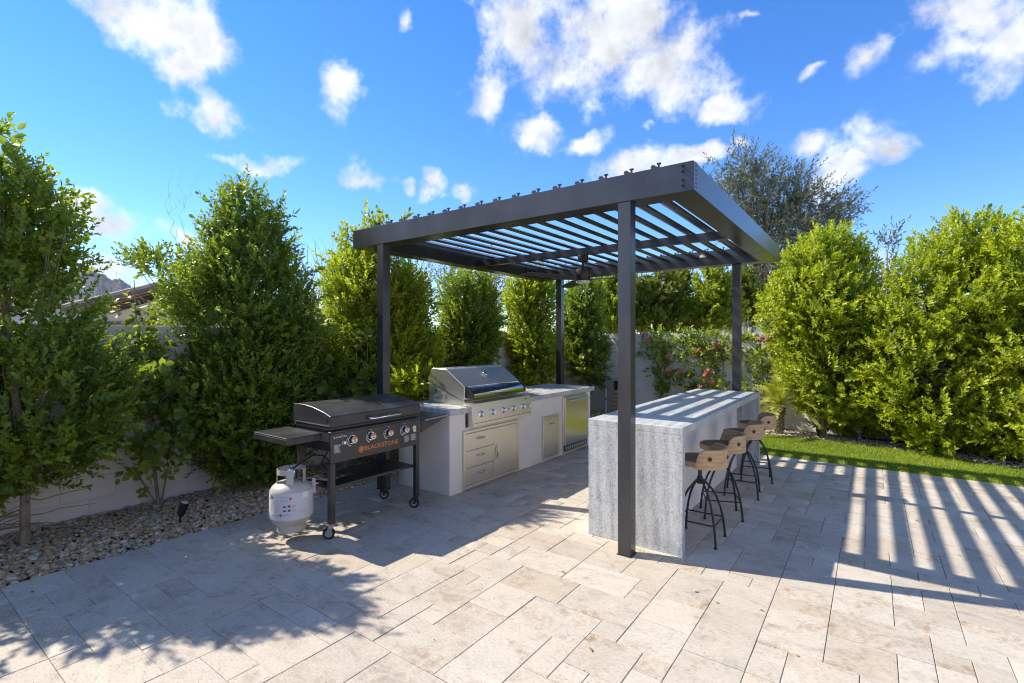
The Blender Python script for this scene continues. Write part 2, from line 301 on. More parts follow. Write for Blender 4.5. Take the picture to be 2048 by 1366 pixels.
# ------------------------------------------------------------------ mesh helpers
class MB:
    def __init__(s): s.v = []; s.f = []; s.m = []
    def add(s, vs, fs, mi=0):
        b = len(s.v); s.v += [tuple(p) for p in vs]
        for f in fs: s.f.append(tuple(b + i for i in f)); s.m.append(mi)
        return s
    def box(s, x0, x1, y0, y1, z0, z1, mi=0):
        return s.add([(x0, y0, z0), (x1, y0, z0), (x1, y1, z0), (x0, y1, z0), (x0, y0, z1), (x1, y0, z1), (x1, y1, z1), (x0, y1, z1)],
                     [(0, 3, 2, 1), (4, 5, 6, 7), (0, 1, 5, 4), (1, 2, 6, 5), (2, 3, 7, 6), (3, 0, 4, 7)], mi)
    def prism(s, prof, a0, a1, axis='y', mi=0):        # profile in the plane across the axis, counter-clockwise or not
        k = len(prof)
        def P(p, a): return (p[0], a, p[1]) if axis == 'y' else ((a, p[0], p[1]) if axis == 'x' else (p[0], p[1], a))
        vs = [P(p, a0) for p in prof] + [P(p, a1) for p in prof]
        fs = [(i, (i + 1) % k, k + (i + 1) % k, k + i) for i in range(k)] + [tuple(range(k))[::-1], tuple(range(k, 2 * k))]
        return s.add(vs, fs, mi)
    def tube(s, pts, rad, n=8, cap=True, mi=0):
        pts = [Vector(p) for p in pts]; k = len(pts)
        if not hasattr(rad, '__len__'): rad = [rad] * k
        vs = []; ref = None
        for i, p in enumerate(pts):
            t = (pts[min(i + 1, k - 1)] - pts[max(i - 1, 0)]).normalized()
            if ref is None: ref = Vector((0, 0, 1)) if abs(t.z) < .9 else Vector((1, 0, 0))
            u = (ref - t * ref.dot(t))
            if u.length < 1e-4: u = t.orthogonal()
            u.normalize(); w = t.cross(u); ref = u
            for j in range(n):
                a = 2 * pi * j / n; vs.append(p + (u * cos(a) + w * sin(a)) * rad[i])
        fs = [(i * n + j, i * n + (j + 1) % n, (i + 1) * n + (j + 1) % n, (i + 1) * n + j) for i in range(k - 1) for j in range(n)]
        if cap: fs += [tuple(range(n))[::-1], tuple(range((k - 1) * n, k * n))]
        return s.add(vs, fs, mi)
    def lathe(s, prof, c=(0, 0, 0), axis='z', n=24, a0=0.0, a1=2 * pi, mi=0):   # prof: (radius, height along the axis)
        full = abs(a1 - a0 - 2 * pi) < 1e-6; cols = n if full else n + 1; vs = []
        for j in range(cols):
            a = a0 + (a1 - a0) * j / n
            for r, h in prof:
                x, y = r * cos(a), r * sin(a)
                q = {'z': (x, y, h), 'x': (h, x, y), 'y': (x, h, y)}[axis]
                vs.append((c[0] + q[0], c[1] + q[1], c[2] + q[2]))
        k = len(prof); fs = []
        for j in range(n):
            j2 = (j + 1) % cols
            for i in range(k - 1): fs.append((j * k + i, j2 * k + i, j2 * k + i + 1, j * k + i + 1))
        return s.add(vs, fs, mi)
    def build(s, name, m, parent=None, bevel=0.0, smooth=False, segs=1):
        o0 = parent.get('_o', (0, 0, 0)) if parent is not None else (0, 0, 0)
        me = bpy.data.meshes.new(name)
        bm = bmesh.new()
        vs = [bm.verts.new((p[0] - o0[0], p[1] - o0[1], p[2] - o0[2])) for p in s.v]
        for f, mi in zip(s.f, s.m):
            try: fc = bm.faces.new([vs[i] for i in f]); fc.material_index = mi; fc.smooth = smooth
            except ValueError: pass
        bmesh.ops.recalc_face_normals(bm, faces=bm.faces)
        if bevel:
            eds = [e for e in bm.edges if len(e.link_faces) == 2 and e.calc_face_angle(0) > .5]
            bmesh.ops.bevel(bm, geom=eds, offset=bevel, segments=segs, affect='EDGES', profile=.7)
        bm.to_mesh(me); bm.free()
        if smooth:
            try: me.set_sharp_from_angle(angle=radians(38))
            except Exception: pass
        ms = m if isinstance(m, (list, tuple)) else [m]
        for x in ms: me.materials.append(x)
        ob = bpy.data.objects.new(name, me); col.objects.link(ob)
        if parent is not None: ob.parent = parent; ob['_o'] = o0
        return ob

def tag(o, label=None, cat=None, group=None, kind=None):
    if label: o['label'] = label
    if cat: o['category'] = cat
    if group: o['group'] = group
    if kind: o['kind'] = kind
    return o
def thing(name, loc, label, cat, group=None):
    o = bpy.data.objects.new(name, None); col.objects.link(o); o.location = loc; o.empty_display_size = .1
    o['_o'] = tuple(loc); return tag(o, label, cat, group)
def copy_tree(o, parent=None):
    c = o.copy(); col.objects.link(c)
    if parent is not None: c.parent = parent
    for ch in list(o.children): copy_tree(ch, c)
    return c
def mesh_np(name, verts, faces, m, parent=None, attrs=None, smooth=False):       # equal-sized faces from numpy arrays
    me = bpy.data.meshes.new(name); nv = len(verts); nf, k = faces.shape
    if parent is not None: verts = verts - np.array(parent.get('_o', (0, 0, 0)))
    me.vertices.add(nv); me.vertices.foreach_set('co', verts.astype(np.float32).ravel())
    me.loops.add(nf * k); me.loops.foreach_set('vertex_index', faces.astype(np.int32).ravel())
    me.polygons.add(nf); me.polygons.foreach_set('loop_start', np.arange(0, nf * k, k, dtype=np.int32))
    me.update(calc_edges=True)
    for an, av in (attrs or {}).items():
        a = me.attributes.new(an, 'FLOAT', 'POINT'); a.data.foreach_set('value', av.astype(np.float32))
    if smooth: me.polygons.foreach_set('use_smooth', np.ones(nf, dtype=bool))
    me.materials.append(m); me.validate()
    ob = bpy.data.objects.new(name, me); col.objects.link(ob)
    if parent is not None: ob.parent = parent; ob['_o'] = parent.get('_o', (0, 0, 0))
    return ob

# ------------------------------------------------------------------ foliage
LEAF_V = np.array([(0, 0, 0), (-.36, .30, .07), (-.40, .66, .07), (0, 1, -.04), (.40, .66, .07), (.36, .30, .07)], float)
LEAF_F = np.array([(0, 1, 2, 3), (0, 3, 4, 5)])
def frames(d, roll):                                   # rotation matrices taking +Z to d
    d = d / np.linalg.norm(d, axis=1, keepdims=True)
    ref = np.where(np.abs(d[:, 2:3]) < .95, np.array([[0, 0, 1.]]), np.array([[1., 0, 0]]))
    u = np.cross(ref, d); u /= np.linalg.norm(u, axis=1, keepdims=True); w = np.cross(d, u)
    c, s = np.cos(roll)[:, None], np.sin(roll)[:, None]
    return np.stack([u * c + w * s, -u * s + w * c, d], axis=2)
def make_sprigs(k, n, length, leaf, width, spread, r):
    out = []
    for _ in range(k):
        P = np.empty((n, len(LEAF_V), 3)); T = np.empty(n)
        for i in range(n):
            t = (i + .5) / n; az = i * 2.4 + r.uniform(-.3, .3)
            ang = spread * (1.05 - .55 * t) + r.uniform(-.2, .2)
            y = np.array([sin(ang) * cos(az), sin(ang) * sin(az), cos(ang)])       # leaf axis
            nrm = np.array([-cos(ang) * cos(az), -cos(ang) * sin(az), sin(ang)]) + r.normal(0, .22, 3)
            x = np.cross(y, nrm); x /= np.linalg.norm(x); z = np.cross(x, y)
            sz = leaf * r.uniform(.75, 1.2) * (1 - .25 * t)
            v = LEAF_V * np.array([width, 1, 1]) * sz
            P[i] = v[:, :1] * x + v[:, 1:2] * y + v[:, 2:3] * z + np.array([0, 0, length * t])
            T[i] = t
        out.append((P, T))
    return out
def foliage(name, blobs, m, parent, n_sprigs, leaf=.055, width=.62, twig=.2, nleaf=12, spread=1.0, clump=.10, inner=.22, up=.75, clip=None, tint=(.05, .75), seed=1, reject=.72, per=9, core=0.0):
    r = np.random.default_rng(seed)
    B = np.array([(b[0][0], b[0][1], b[0][2], b[1], b[2], b[3]) for b in blobs], float)   # centre, rx, ry, rz
    C, R = B[:, :3], B[:, 3:]
    area = (R[:, 0] * R[:, 2] + R[:, 1] * R[:, 2] + R[:, 0] * R[:, 1]); area /= area.sum()
    ncl = max(4, int(n_sprigs / per)); bi = r.choice(len(B), ncl, p=area)
    d = r.normal(size=(ncl, 3)); d /= np.linalg.norm(d, axis=1, keepdims=True)
    rad = np.where(r.random(ncl) < inner, r.uniform(.35, .75, ncl), r.uniform(.72, 1.15, ncl))
    cc = C[bi] + d * R[bi] * rad[:, None]
    idx = np.repeat(np.arange(ncl), per)
    pos = cc[idx] + r.normal(0, clump, (len(idx), 3))
    out = d[idx]; rr = rad[idx]
    # normalised distance to every blob: throw away what is deep inside another lobe
    nd = np.sqrt((((pos[:, None, :] - C[None]) / R[None]) ** 2).sum(2)).min(1)
    keep = ((nd > reject) | (r.random(len(pos)) < inner)) & (nd < 1.34) & (pos[:, 2] > .03)
    if clip is not None: keep &= clip(pos)
    pos, out, rr, nd = pos[keep], out[keep], rr[keep], nd[keep]
    base_t = np.clip(r.normal(.5, .36, ncl), 0, 1)[idx][keep]
    sc_ = r.uniform(.75, 1.25, len(pos)); lead = r.random(len(pos)) < .05; sc_[lead] *= 1.45
    if core:                                           # big filler leaves deep in the crown, tinted dark to stand for inner shade
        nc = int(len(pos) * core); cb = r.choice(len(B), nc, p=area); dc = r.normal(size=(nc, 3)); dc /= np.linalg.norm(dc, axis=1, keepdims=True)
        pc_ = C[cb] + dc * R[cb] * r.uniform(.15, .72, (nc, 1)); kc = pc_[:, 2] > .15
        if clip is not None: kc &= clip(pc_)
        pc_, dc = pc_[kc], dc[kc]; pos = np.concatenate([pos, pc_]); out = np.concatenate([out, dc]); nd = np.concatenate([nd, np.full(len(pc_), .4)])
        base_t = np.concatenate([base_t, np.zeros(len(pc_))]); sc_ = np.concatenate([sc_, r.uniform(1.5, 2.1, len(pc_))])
    dirs = out * .85 + np.array([0, 0, up]) + r.normal(0, .38, pos.shape)
    rot = frames(dirs, r.uniform(0, 2 * pi, len(pos)))
    protos = make_sprigs(8, nleaf, twig, leaf, width, spread, r); pick = r.integers(0, 8, len(pos))
    V = []; T = []
    for q in range(8):
        s = np.where(pick == q)[0]
        if not len(s): continue
        P, tt = protos[q]; L = P.reshape(-1, 3)
        W = np.einsum('sij,lj->sli', rot[s], L) * sc_[s][:, None, None] + pos[s][:, None, :]
        V.append(W.reshape(-1, 3))
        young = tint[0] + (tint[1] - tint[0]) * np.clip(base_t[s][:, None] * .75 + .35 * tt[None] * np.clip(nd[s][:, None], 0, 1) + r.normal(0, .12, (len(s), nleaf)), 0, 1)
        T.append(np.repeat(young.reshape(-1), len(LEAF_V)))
    V = np.concatenate(V); T = np.concatenate(T); nl = len(V) // len(LEAF_V)
    F = (LEAF_F[None] + (np.arange(nl) * len(LEAF_V))[:, None, None]).reshape(-1, 4)
    return mesh_np(name, V, F, m, parent, {'tint': T})
def pblobs(spec, z0, fx=1.0, fy=1.0):                                  # (col,row,half width,half height[,depth offset]) -> ellipsoids with their own depth
    out = []
    for s in spec:
        z = z0 + (s[4] if len(s) > 4 else 0); c = at(s[0], s[1], z); k = z / FPX
        rx = s[2] * k; out.append((c, rx * fx, rx * fy, s[3] * k))
    return out
def limbs(mb, base, blobs, r0, seed, extra=3):
    r = random.Random(seed); top = max(blobs, key=lambda b: b[0][2])[0]
    mid = Vector((base[0], base[1], 0)).lerp(Vector(top), .5)
    mb.tube([base, (base[0] + r.uniform(-.03, .03), base[1] + r.uniform(-.03, .03), top[2] * .22), tuple(mid), tuple(top)], [r0, r0 * .8, r0 * .5, r0 * .12], 7)
    for b in blobs:
        for _ in range(extra):
            h = r.uniform(.12, .5) * top[2]; t = h / top[2]
            s = Vector((base[0] * (1 - t) + top[0] * t, base[1] * (1 - t) + top[1] * t, h))
            e = Vector(b[0]) + Vector((r.uniform(-1, 1) * b[1], r.uniform(-1, 1) * b[2], r.uniform(-.2, .8) * b[3])) * .8
            if e.z < h * .6: continue
            m_ = s.lerp(e, .5) + Vector((r.uniform(-.06, .06), r.uniform(-.06, .06), r.uniform(-.12, .02)))
            mb.tube([s, m_, e], [r0 * .24, r0 * .15, r0 * .05], 5)
DENS = 2.3
WALLX, WALLY, WALLH = -5.80, 10.45, 1.74
def clip_yard(p): return ~((p[:, 0] < WALLX + .06) & (p[:, 2] < WALLH + .05)) & ~((p[:, 1] > WALLY - .05) & (p[:, 2] < WALLH + .05))
def tree(name, label, cat, base, spec, z0, n, m=None, r0=.05, seed=1, group=None, clip=clip_yard, flat=(1.0, 1.0), extra=3, **kw):
    t = thing(name, (base[0], base[1], base[2]), label, cat, group)
    sh = 1.75 * kw.get('leaf', .055)                    # sprigs stand out from the lobes by about this much
    bl = [(c, max(a - sh, .5 * a), max(b - sh, .5 * b), max(h - sh * 1.2, .5 * h)) for c, a, b, h in pblobs(spec, z0, *flat)]; mb = MB(); limbs(mb, base, bl, r0, seed, extra); mb.build('trunk', M_BARK, t, smooth=True)
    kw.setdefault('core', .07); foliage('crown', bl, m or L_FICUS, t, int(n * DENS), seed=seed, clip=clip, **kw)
    return t
# ------------------------------------------------------------------ ground and paving
g_ = MB().add([(-4600, -4600, -.09), (4600, -4600, -.09), (4600, 4600, -.09), (-4600, 4600, -.09)], [(0, 1, 2, 3)])
tag(g_.build('ground', M_DESERT), kind='structure')
bed = MB().add([(-5.8, -4.5, -.045), (9.5, -4.5, -.045), (9.5, 10.6, -.045), (-5.8, 10.6, -.045)], [(0, 1, 2, 3)])
tag(bed.build('garden_soil', M_SOIL), kind='structure')
PX0, PX1, PY0, PY1 = -4.56, 9.0, -4.0, 7.66
pat = MB().box(PX0, PX1, PY0, PY1, -.044, -.0075)
patio = tag(pat.build('patio', M_BED), kind='structure')
def paver_list():
    u = .150; r = random.Random(3); tiles = []
    # border course along the gravel edge
    y = PY0
    while y < PY1 - .1:
        l = min(r.choice((.31, .465, .465)), PY1 - y); tiles.append((PX0, PX0 + .31, y, y + l)); y += l
    x0 = PX0 + .31; nx = int(round((PX1 - x0) / u)); ny = int((PY1 - PY0) / u) + 1; g = np.zeros((nx, ny), bool)
    S = [(3, 2)] * 3 + [(2, 2)] * 8 + [(2, 1)] * 5 + [(2, 3)] * 1 + [(1, 2)] * 2 + [(1, 1)] * 3     # French pattern of four sizes
    for i in range(nx):
        for j in range(ny):
            if g[i, j]: continue
            for _ in range(12):
                w, h = r.choice(S)
                if i + w <= nx and j + h <= ny and not g[i:i + w, j:j + h].any(): break
            else: w, h = 1, 1
            g[i:i + w, j:j + h] = True
            tiles.append((x0 + i * u, x0 + (i + w) * u, PY0 + j * u, min(PY0 + (j + h) * u, PY1)))
    return [t for t in tiles if t[3] - t[2] > .03 and t[1] - t[0] > .03]
def paver_geo(sx, sy):
    a, b, c = sx / 2 - .0016, sy / 2 - .0009, .002     # chamfered slab, top at z = 0
    v = [(-a, -b, -.03), (a, -b, -.03), (a, b, -.03), (-a, b, -.03), (-a, -b, -c), (a, -b, -c), (a, b, -c), (-a, b, -c),
         (-a + c, -b + c, 0), (a - c, -b + c, 0), (a - c, b - c, 0), (-a + c, b - c, 0)]
    f = [(8, 9, 10, 11)] + [(4 + i, 4 + (i + 1) % 4, 8 + (i + 1) % 4, 8 + i) for i in range(4)] + [(i, (i + 1) % 4, 4 + (i + 1) % 4, 4 + i) for i in range(4)]
    return v, f
tiles = paver_list(); scored = []
for t in tiles:
    cx_, cy_ = (t[0] + t[1]) / 2, (t[2] + t[3]) / 2; d = depth_of(cx_, cy_); s = 0
    if d > .8:
        px, py, _ = project(cx_, cy_, 0)
        if -60 < px < 2108 and py < 1420: s = (t[1] - t[0]) * (t[3] - t[2]) / d ** 3
    scored.append((s, t))
scored.sort(key=lambda q: -q[0]); pm_cache = {}; rp = random.Random(9)
for s, t in scored[:300]:
    sx, sy = round(t[1] - t[0], 3), round(t[3] - t[2], 3)
    if (sx, sy) not in pm_cache:
        v, f = paver_geo(sx, sy); me = bpy.data.meshes.new('paver'); me.from_pydata(v, [], f); me.materials.append(M_TRAV); pm_cache[(sx, sy)] = me
    o = bpy.data.objects.new('paver', pm_cache[(sx, sy)]); col.objects.link(o); o.parent = patio
    o.location = ((t[0] + t[1]) / 2, (t[2] + t[3]) / 2, rp.uniform(-.0018, .0018)); o.rotation_euler = (rp.uniform(-.0015, .0015), rp.uniform(-.0015, .0015), rp.uniform(-.0015, .0015))
V = []; Fc = []; A = []
for s, t in scored[300:]:
    v, f = paver_geo(t[1] - t[0], t[3] - t[2]); k = len(V); dz = rp.uniform(-.0012, .0012); q = rp.random()
    V += [(p[0] + (t[0] + t[1]) / 2, p[1] + (t[2] + t[3]) / 2, p[2] + dz) for p in v]; Fc += [[k + i for i in ff] for ff in f]; A += [q] * len(v)
tag(mesh_np('remaining_pavers', np.array(V), np.array(Fc), M_TRAV, patio, {'rnd': np.array(A)}), kind='stuff')

def rocks(name, pts, sizes, m, label, cat, seed, flat=.62):
    r = np.random.default_rng(seed); bm = bmesh.new(); bmesh.ops.create_icosphere(bm, subdivisions=1, radius=.5); bm.verts.ensure_lookup_table()
    base = np.array([v.co[:] for v in bm.verts]); F0 = np.array([[v.index for v in f.verts] for f in bm.faces]); bm.free()
    n = len(pts); protos = [base * (1 + r.uniform(-.28, .28, (len(base), 1))) for _ in range(8)]
    pick = r.integers(0, 8, n); rot = frames(r.normal(size=(n, 3)), r.uniform(0, 6.28, n)); V = np.empty((n, len(base), 3))
    sc3 = np.stack([np.ones(n), r.uniform(.6, 1, n), r.uniform(.45, .8, n)], 1)
    yaw = r.uniform(0, 6.28, n); cz, sz = np.cos(yaw), np.sin(yaw)
    for q in range(8):
        s = pick == q; v = np.einsum('sij,lj->sli', rot[s], protos[q]) * (sizes[s][:, None] * sc3[s])[:, None, :]
        x = v[..., 0] * cz[s][:, None] - v[..., 1] * sz[s][:, None]; y = v[..., 0] * sz[s][:, None] + v[..., 1] * cz[s][:, None]
        V[s] = np.stack([x, y, v[..., 2]], 2) + pts[s][:, None, :]
    F = (F0[None] + (np.arange(n) * len(base))[:, None, None]).reshape(-1, 3)
    o = mesh_np(name, V.reshape(-1, 3), F, m, None, {'tint': np.repeat(r.random(n), len(base))})
    return tag(o, label, cat, kind='stuff')
def scatter(n, x0, x1, y0, y1, z, r, dz=.012):
    return np.stack([r.uniform(x0, x1, n), r.uniform(y0, y1, n), z + r.uniform(-dz, dz, n)], 1)
rg = np.random.default_rng(21)
near = scatter(10500, WALLX + .02, PX0 - .012, -.2, 4.2, -.012, rg); far = scatter(4500, WALLX + .02, PX0 - .012, 4.2, 10.3, -.012, rg); back = scatter(2000, PX0, -2.95, 7.7, 10.35, -.012, rg)
pts = np.concatenate([near, far, back]); rocks('river_gravel', pts, np.where(rg.random(len(pts)) < .16, rg.uniform(.05, .072, len(pts)), rg.uniform(.022, .05, len(pts))), M_GRAVEL, 'mixed brown and grey gravel in the planting strip along the block wall', 'gravel', 5)

nl = 270; lx_, ly_ = np.concatenate([rg.uniform(-4.5, 2.5, 70), rg.uniform(-5.7, -4.3, 200)]), np.concatenate([rg.uniform(1.6, 7.5, 70), rg.uniform(.2, 5.0, 200)]); la = rg.uniform(0, 6.28, nl); ls = rg.uniform(.008, .022, nl)
lv_ = np.stack([np.stack([lx_ + ls * np.cos(la + q) * w, ly_ + ls * np.sin(la + q) * w, np.where(lx_ < PX0, .018, .004) + dz * ls], 1) for q, w, dz in ((0, 1, .1), (1.57, .4, .25), (3.14, 1, .05), (4.71, .4, .3))], 1).reshape(-1, 3)
tag(mesh_np('leaf_litter', lv_, np.arange(nl * 4).reshape(-1, 4), L_GOLD, None, {'tint': np.repeat(rg.random(nl), 4)}), 'small dry fallen leaves scattered over the travertine', 'leaf litter', kind='stuff')
# turf lawn: near edge at the pavers, curved far edge
edge = [(-3.0, 9.0), (-1.9, 9.3), (-1.2, 9.45), (-.3, 9.45), (.5, 9.22), (1.5, 8.72), (3.0, 8.1), (5.0, 7.72)]
tb = MB(); k = len(edge)
tb.add([(x, PY1 + .005, -.012) for x, y in edge] + [(x, y, -.012) for x, y in edge], [(i, i + 1, k + i + 1, k + i) for i in range(k - 1)])
tag(tb.build('lawn', M_TURFB), kind='structure')
def edge_y(x): return np.interp(x, [e[0] for e in edge], [e[1] for e in edge])
n = 90000; gx = rg.uniform(-2.9, 4.6, n); gy = rg.uniform(PY1 + .01, 9.46, n); ok = gy < edge_y(gx) - .01; gx, gy = gx[ok], gy[ok]; n = len(gx)
a = rg.uniform(0, 6.28, n); w = rg.uniform(.0025, .0045, n); h = rg.uniform(.018, .034, n); lx, ly = rg.normal(0, .010, n), rg.normal(0, .010, n)
V = np.stack([np.stack([gx - w * np.cos(a), gy - w * np.sin(a), np.full(n, -.012)], 1), np.stack([gx + w * np.cos(a), gy + w * np.sin(a), np.full(n, -.012)], 1), np.stack([gx + lx, gy + ly, -.012 + h], 1)], 1).reshape(-1, 3)
tag(mesh_np('turf_grass', V, np.arange(n * 3).reshape(-1, 3), L_GRASS, None, {'tint': np.repeat(np.clip(rg.random(n) * .7 + .25 * np.sin(gx * 3.1 + np.sin(gy * 5)) * np.cos(gy * 4.3 + gx) + .1, 0, 1), 3)}), 'short bright green artificial turf between the patio and the hedge', 'grass', kind='stuff')
nb = 3800; bx = rg.uniform(-2.9, 4.5, nb); by = edge_y(bx) + rg.uniform(.0, .55, nb)
rocks('pebble_border', np.stack([bx, by, np.full(nb, -.015) + rg.uniform(-.01, .012, nb)], 1), rg.uniform(.02, .05, nb), M_PINKG, 'pale pinkish pebbles along the far edge of the lawn', 'gravel', 8)

# ------------------------------------------------------------------ block walls, every block its own piece
blk_me = {}
def block_mesh(l):
    l = round(l, 3)
    if l not in blk_me:
        mb = MB().box(-l / 2 + .003, l / 2 - .003, -.075, .075, .003, .197); o = mb.build('block', M_BLOCK, bevel=.004)
        blk_me[l] = o.data; bpy.data.objects.remove(o)
    return blk_me[l]
def block_wall(p0, p1, label, rows=9, h0=-.06):
    p0, p1 = Vector((*p0, 0)), Vector((*p1, 0)); L_ = (p1 - p0).length; ang = atan2(p1.y - p0.y, p1.x - p0.x); d = (p1 - p0).normalized()
    t = thing('block_wall', p0, label, 'wall', 'garden block walls'); t.rotation_euler.z = ang; t['_o'] = (0, 0, 0)
    MB().box(0, L_, -.071, .071, h0, h0 + rows * .2 - .003).build('mortar_core', M_MORTAR, t)
    for j in range(rows):
        x = 0.0 if j % 2 == 0 else -.2
        while x < L_ - .02:
            a0, a1 = max(x, 0), min(x + .4, L_)
            if a1 - a0 > .05:
                o = bpy.data.objects.new('block', block_mesh(a1 - a0)); col.objects.link(o); o.parent = t; o.location = ((a0 + a1) / 2, 0, h0 + j * .2)
            x += .4
    return t
block_wall((WALLX - .076, -.6), (WALLX - .076, WALLY + .15), 'long pale block wall behind the hedge trees on the left')
block_wall((WALLX, WALLY + .076), (-1.0, WALLY + .076), 'pale block wall with the red flowered vine, at the back of the yard')
block_wall((-.99, WALLY + .01), (3.8, 9.98), 'shaded block wall behind the hedge right of the palm')

# ------------------------------------------------------------------ pergola
RX0, RX1, RY0, RY1, RZ0, RZ1 = -4.72, -.985, 3.46, 7.33, 2.625, 2.825
perg = thing('pergola', (-2.85, 5.395, 0), 'dark charcoal metal louvered pergola over the outdoor kitchen', 'pergola')
for x, y in ((-4.26, 3.512), (-1.49, 3.512), (-4.26, 7.24), (-1.49, 7.24)):
    po = MB().box(x - .05, x + .05, y - .05, y + .05, 0, RZ0 - .002).build('post', M_CHAR, perg, bevel=.003)
    MB().box(x - .056, x + .056, y - .056, y + .056, -.002, .006).build('foot_plate', M_CHAR, po)
W = .2; INX0, INX1, INY0, INY1 = RX0 + W, RX1 - W, RY0 + W, RY1 - W
def beam(prof): 
    mb = MB(); k = 4; z = ((RZ0, RZ1)); vs = [(*p, RZ0) for p in prof] + [(*p, RZ1) for p in prof]
    return mb.add(vs, [(3, 2, 1, 0), (4, 5, 6, 7)] + [(i, (i + 1) % 4, 4 + (i + 1) % 4, 4 + i) for i in range(4)])
e_ = .0008
fb = beam([(RX0, RY0), (RX1, RY0), (INX1 - e_, INY0), (INX0 + e_, INY0)]).build('front_beam', M_CHAR, perg, bevel=.0025)
rb = beam([(INX0 + e_, INY1), (INX1 - e_, INY1), (RX1, RY1), (RX0, RY1)]).build('rear_beam', M_CHAR, perg, bevel=.0025)
sb_l = beam([(RX0, RY0 + e_), (INX0, INY0 + e_), (INX0, INY1 - e_), (RX0, RY1 - e_)]).build('side_beam', M_CHAR, perg, bevel=.0025)
sb_r = beam([(INX1, INY0 + e_), (RX1, RY0 + e_), (RX1, RY1 - e_), (INX1, INY1 - e_)]).build('side_beam', M_CHAR, perg, bevel=.0025)
for zz in (2.80, 2.765, 2.705, 2.665):
    MB().lathe([(0, -.022), (.006, -.022), (.006, -.004), (.011, -.004), (.011, .004), (0, .004)], (RX1 - .075, RY0, zz), 'y', 10).build('bolt', M_BLACK, fb)
for i in range(6):  # dark squares standing for the row of holes at the beam ends
    zz = 2.80 - i * .030
    MB().box(RX1 - .002, RX1 + .0015, RY0 + .048, RY0 + .062, zz - .006, zz + .006).build('hole_mark', M_RUBBER, sb_r)
    MB().box(RX1 - .002, RX1 + .0015, RY1 - .062, RY1 - .048, zz - .006, zz + .006).build('hole_mark', M_RUBBER, sb_r)
for i in range(4):
    MB().lathe([(0, -.0025), (.005, -.0025), (.005, .001), (0, .001)], (RX0 + .075, RY0, 2.80 - i * .045), 'y', 8).build('screw', M_RUBBER, fb)
MB().box(INX0 + .001, INX1 - .001, 5.36, 5.425, 2.632, 2.715).build('cross_beam', M_CHAR, perg, bevel=.002)
TH = radians(22); lw = .086; yl0, yl1 = INY0 + .003, INY1 - .003
prof = []
for (a, b) in ((-lw, -.010), (-lw * .5, -.021), (0, -.023), (lw * .5, -.021), (lw, -.010), (lw + .004, .002), (lw, .011), (0, .020), (-lw, .011), (-lw - .004, .002)):
    prof.append((a * cos(TH) + b * sin(TH), -a * sin(TH) + b * cos(TH)))
lv = MB().prism(prof, yl0 - 5.395, yl1 - 5.395, 'y').build('louver', M_CHAR, None, smooth=True)
lv.parent = perg; lv['_o'] = (-2.85, 5.395, 0)
clip_p = MB()
clip_p.prism([(-.038, -.004), (.030, -.030), (.036, -.012), (-.030, .016)], -.035, .035, 'y')
clip_p.box(.006, .016, -.008, .008, -.01, .030); clip_p.box(-.002, .026, -.010, .010, .024, .033); clip_p.box(-.034, -.020, -.01, .01, .0, .024)
cp = clip_p.build('pivot_clip', M_BLACK, None)
LX = [-1.263 - .2075 * i for i in range(16)]; LX = [-1.263 + .0] + LX[1:]
for i, x in enumerate(LX):
    o = lv if i == 0 else lv.copy()
    if i: col.objects.link(o)
    o.location = (x + 2.85 + .045, 0, 2.772)
    for yy in (RY0 + .07, RY1 - .07):
        c = cp.copy(); col.objects.link(c); c.parent = o; c.location = (-.045, yy - 5.395, RZ1 + .022 - 2.772)
bpy.data.objects.remove(cp)
ds = MB().tube([(-4.335, 3.52, 2.64), (-4.335, 3.52, 2.53), (-4.325, 3.52, 2.45), (-4.318, 3.52, 2.38), (-4.318, 3.52, .1)], [.017, .017, .014, .011, .011], 10)
dsp = ds.build('drain_pipe', mat('grey_conduit', (.16, .165, .18), .45), perg, smooth=True)
for zz in (2.52, 2.50, 2.40, 2.375): MB().lathe([(.019, -.005), (.021, 0), (.019, .005)], (-4.335 if zz > 2.45 else -4.32, 3.52, zz), 'z', 12).build('pipe_ring', M_ZINC, dsp)
sn = MB().box(-1.93, -1.85, 7.06, 7.10, 2.735, 2.765); sn.box(-1.90, -1.88, 7.07, 7.09, 2.765, 2.80); sn.build('actuator', M_WHITE, perg, bevel=.003)

# ceiling fan
FXc, FYc = -2.85, 5.392
fan = thing('ceiling_fan', (FXc, FYc, 2.632), 'black three-blade ceiling fan with round light hanging from the pergola cross beam', 'ceiling fan')
MB().lathe([(0, 2.632), (.062, 2.632), (.062, 2.555), (.05, 2.548), (0, 2.548)], (FXc, FYc, 0), 'z', 24).build('canopy', M_BLACK, fan, smooth=True)
MB().lathe([(.014, 2.55), (.014, 2.46)], (FXc, FYc, 0), 'z', 12).build('down_rod', M_BLACK, fan, smooth=True)
MB().lathe([(0, 2.475), (.03, 2.475), (.055, 2.462), (.092, 2.455), (.096, 2.44), (.096, 2.36), (.085, 2.345), (0, 2.345)], (FXc, FYc, 0), 'z', 28).build('motor_housing', M_BLACK, fan, smooth=True)
MB().lathe([(0, 2.344), (.088, 2.344), (.09, 2.318), (0, 2.318)], (FXc, FYc, 0), 'z', 28).build('light_ring', M_CHAR, fan, smooth=True)
MB().lathe([(0, 2.317), (.086, 2.317), (.084, 2.296), (.06, 2.286), (0, 2.283)], (FXc, FYc, 0), 'z', 28).build('light_lens', M_LAMP, fan, smooth=True)
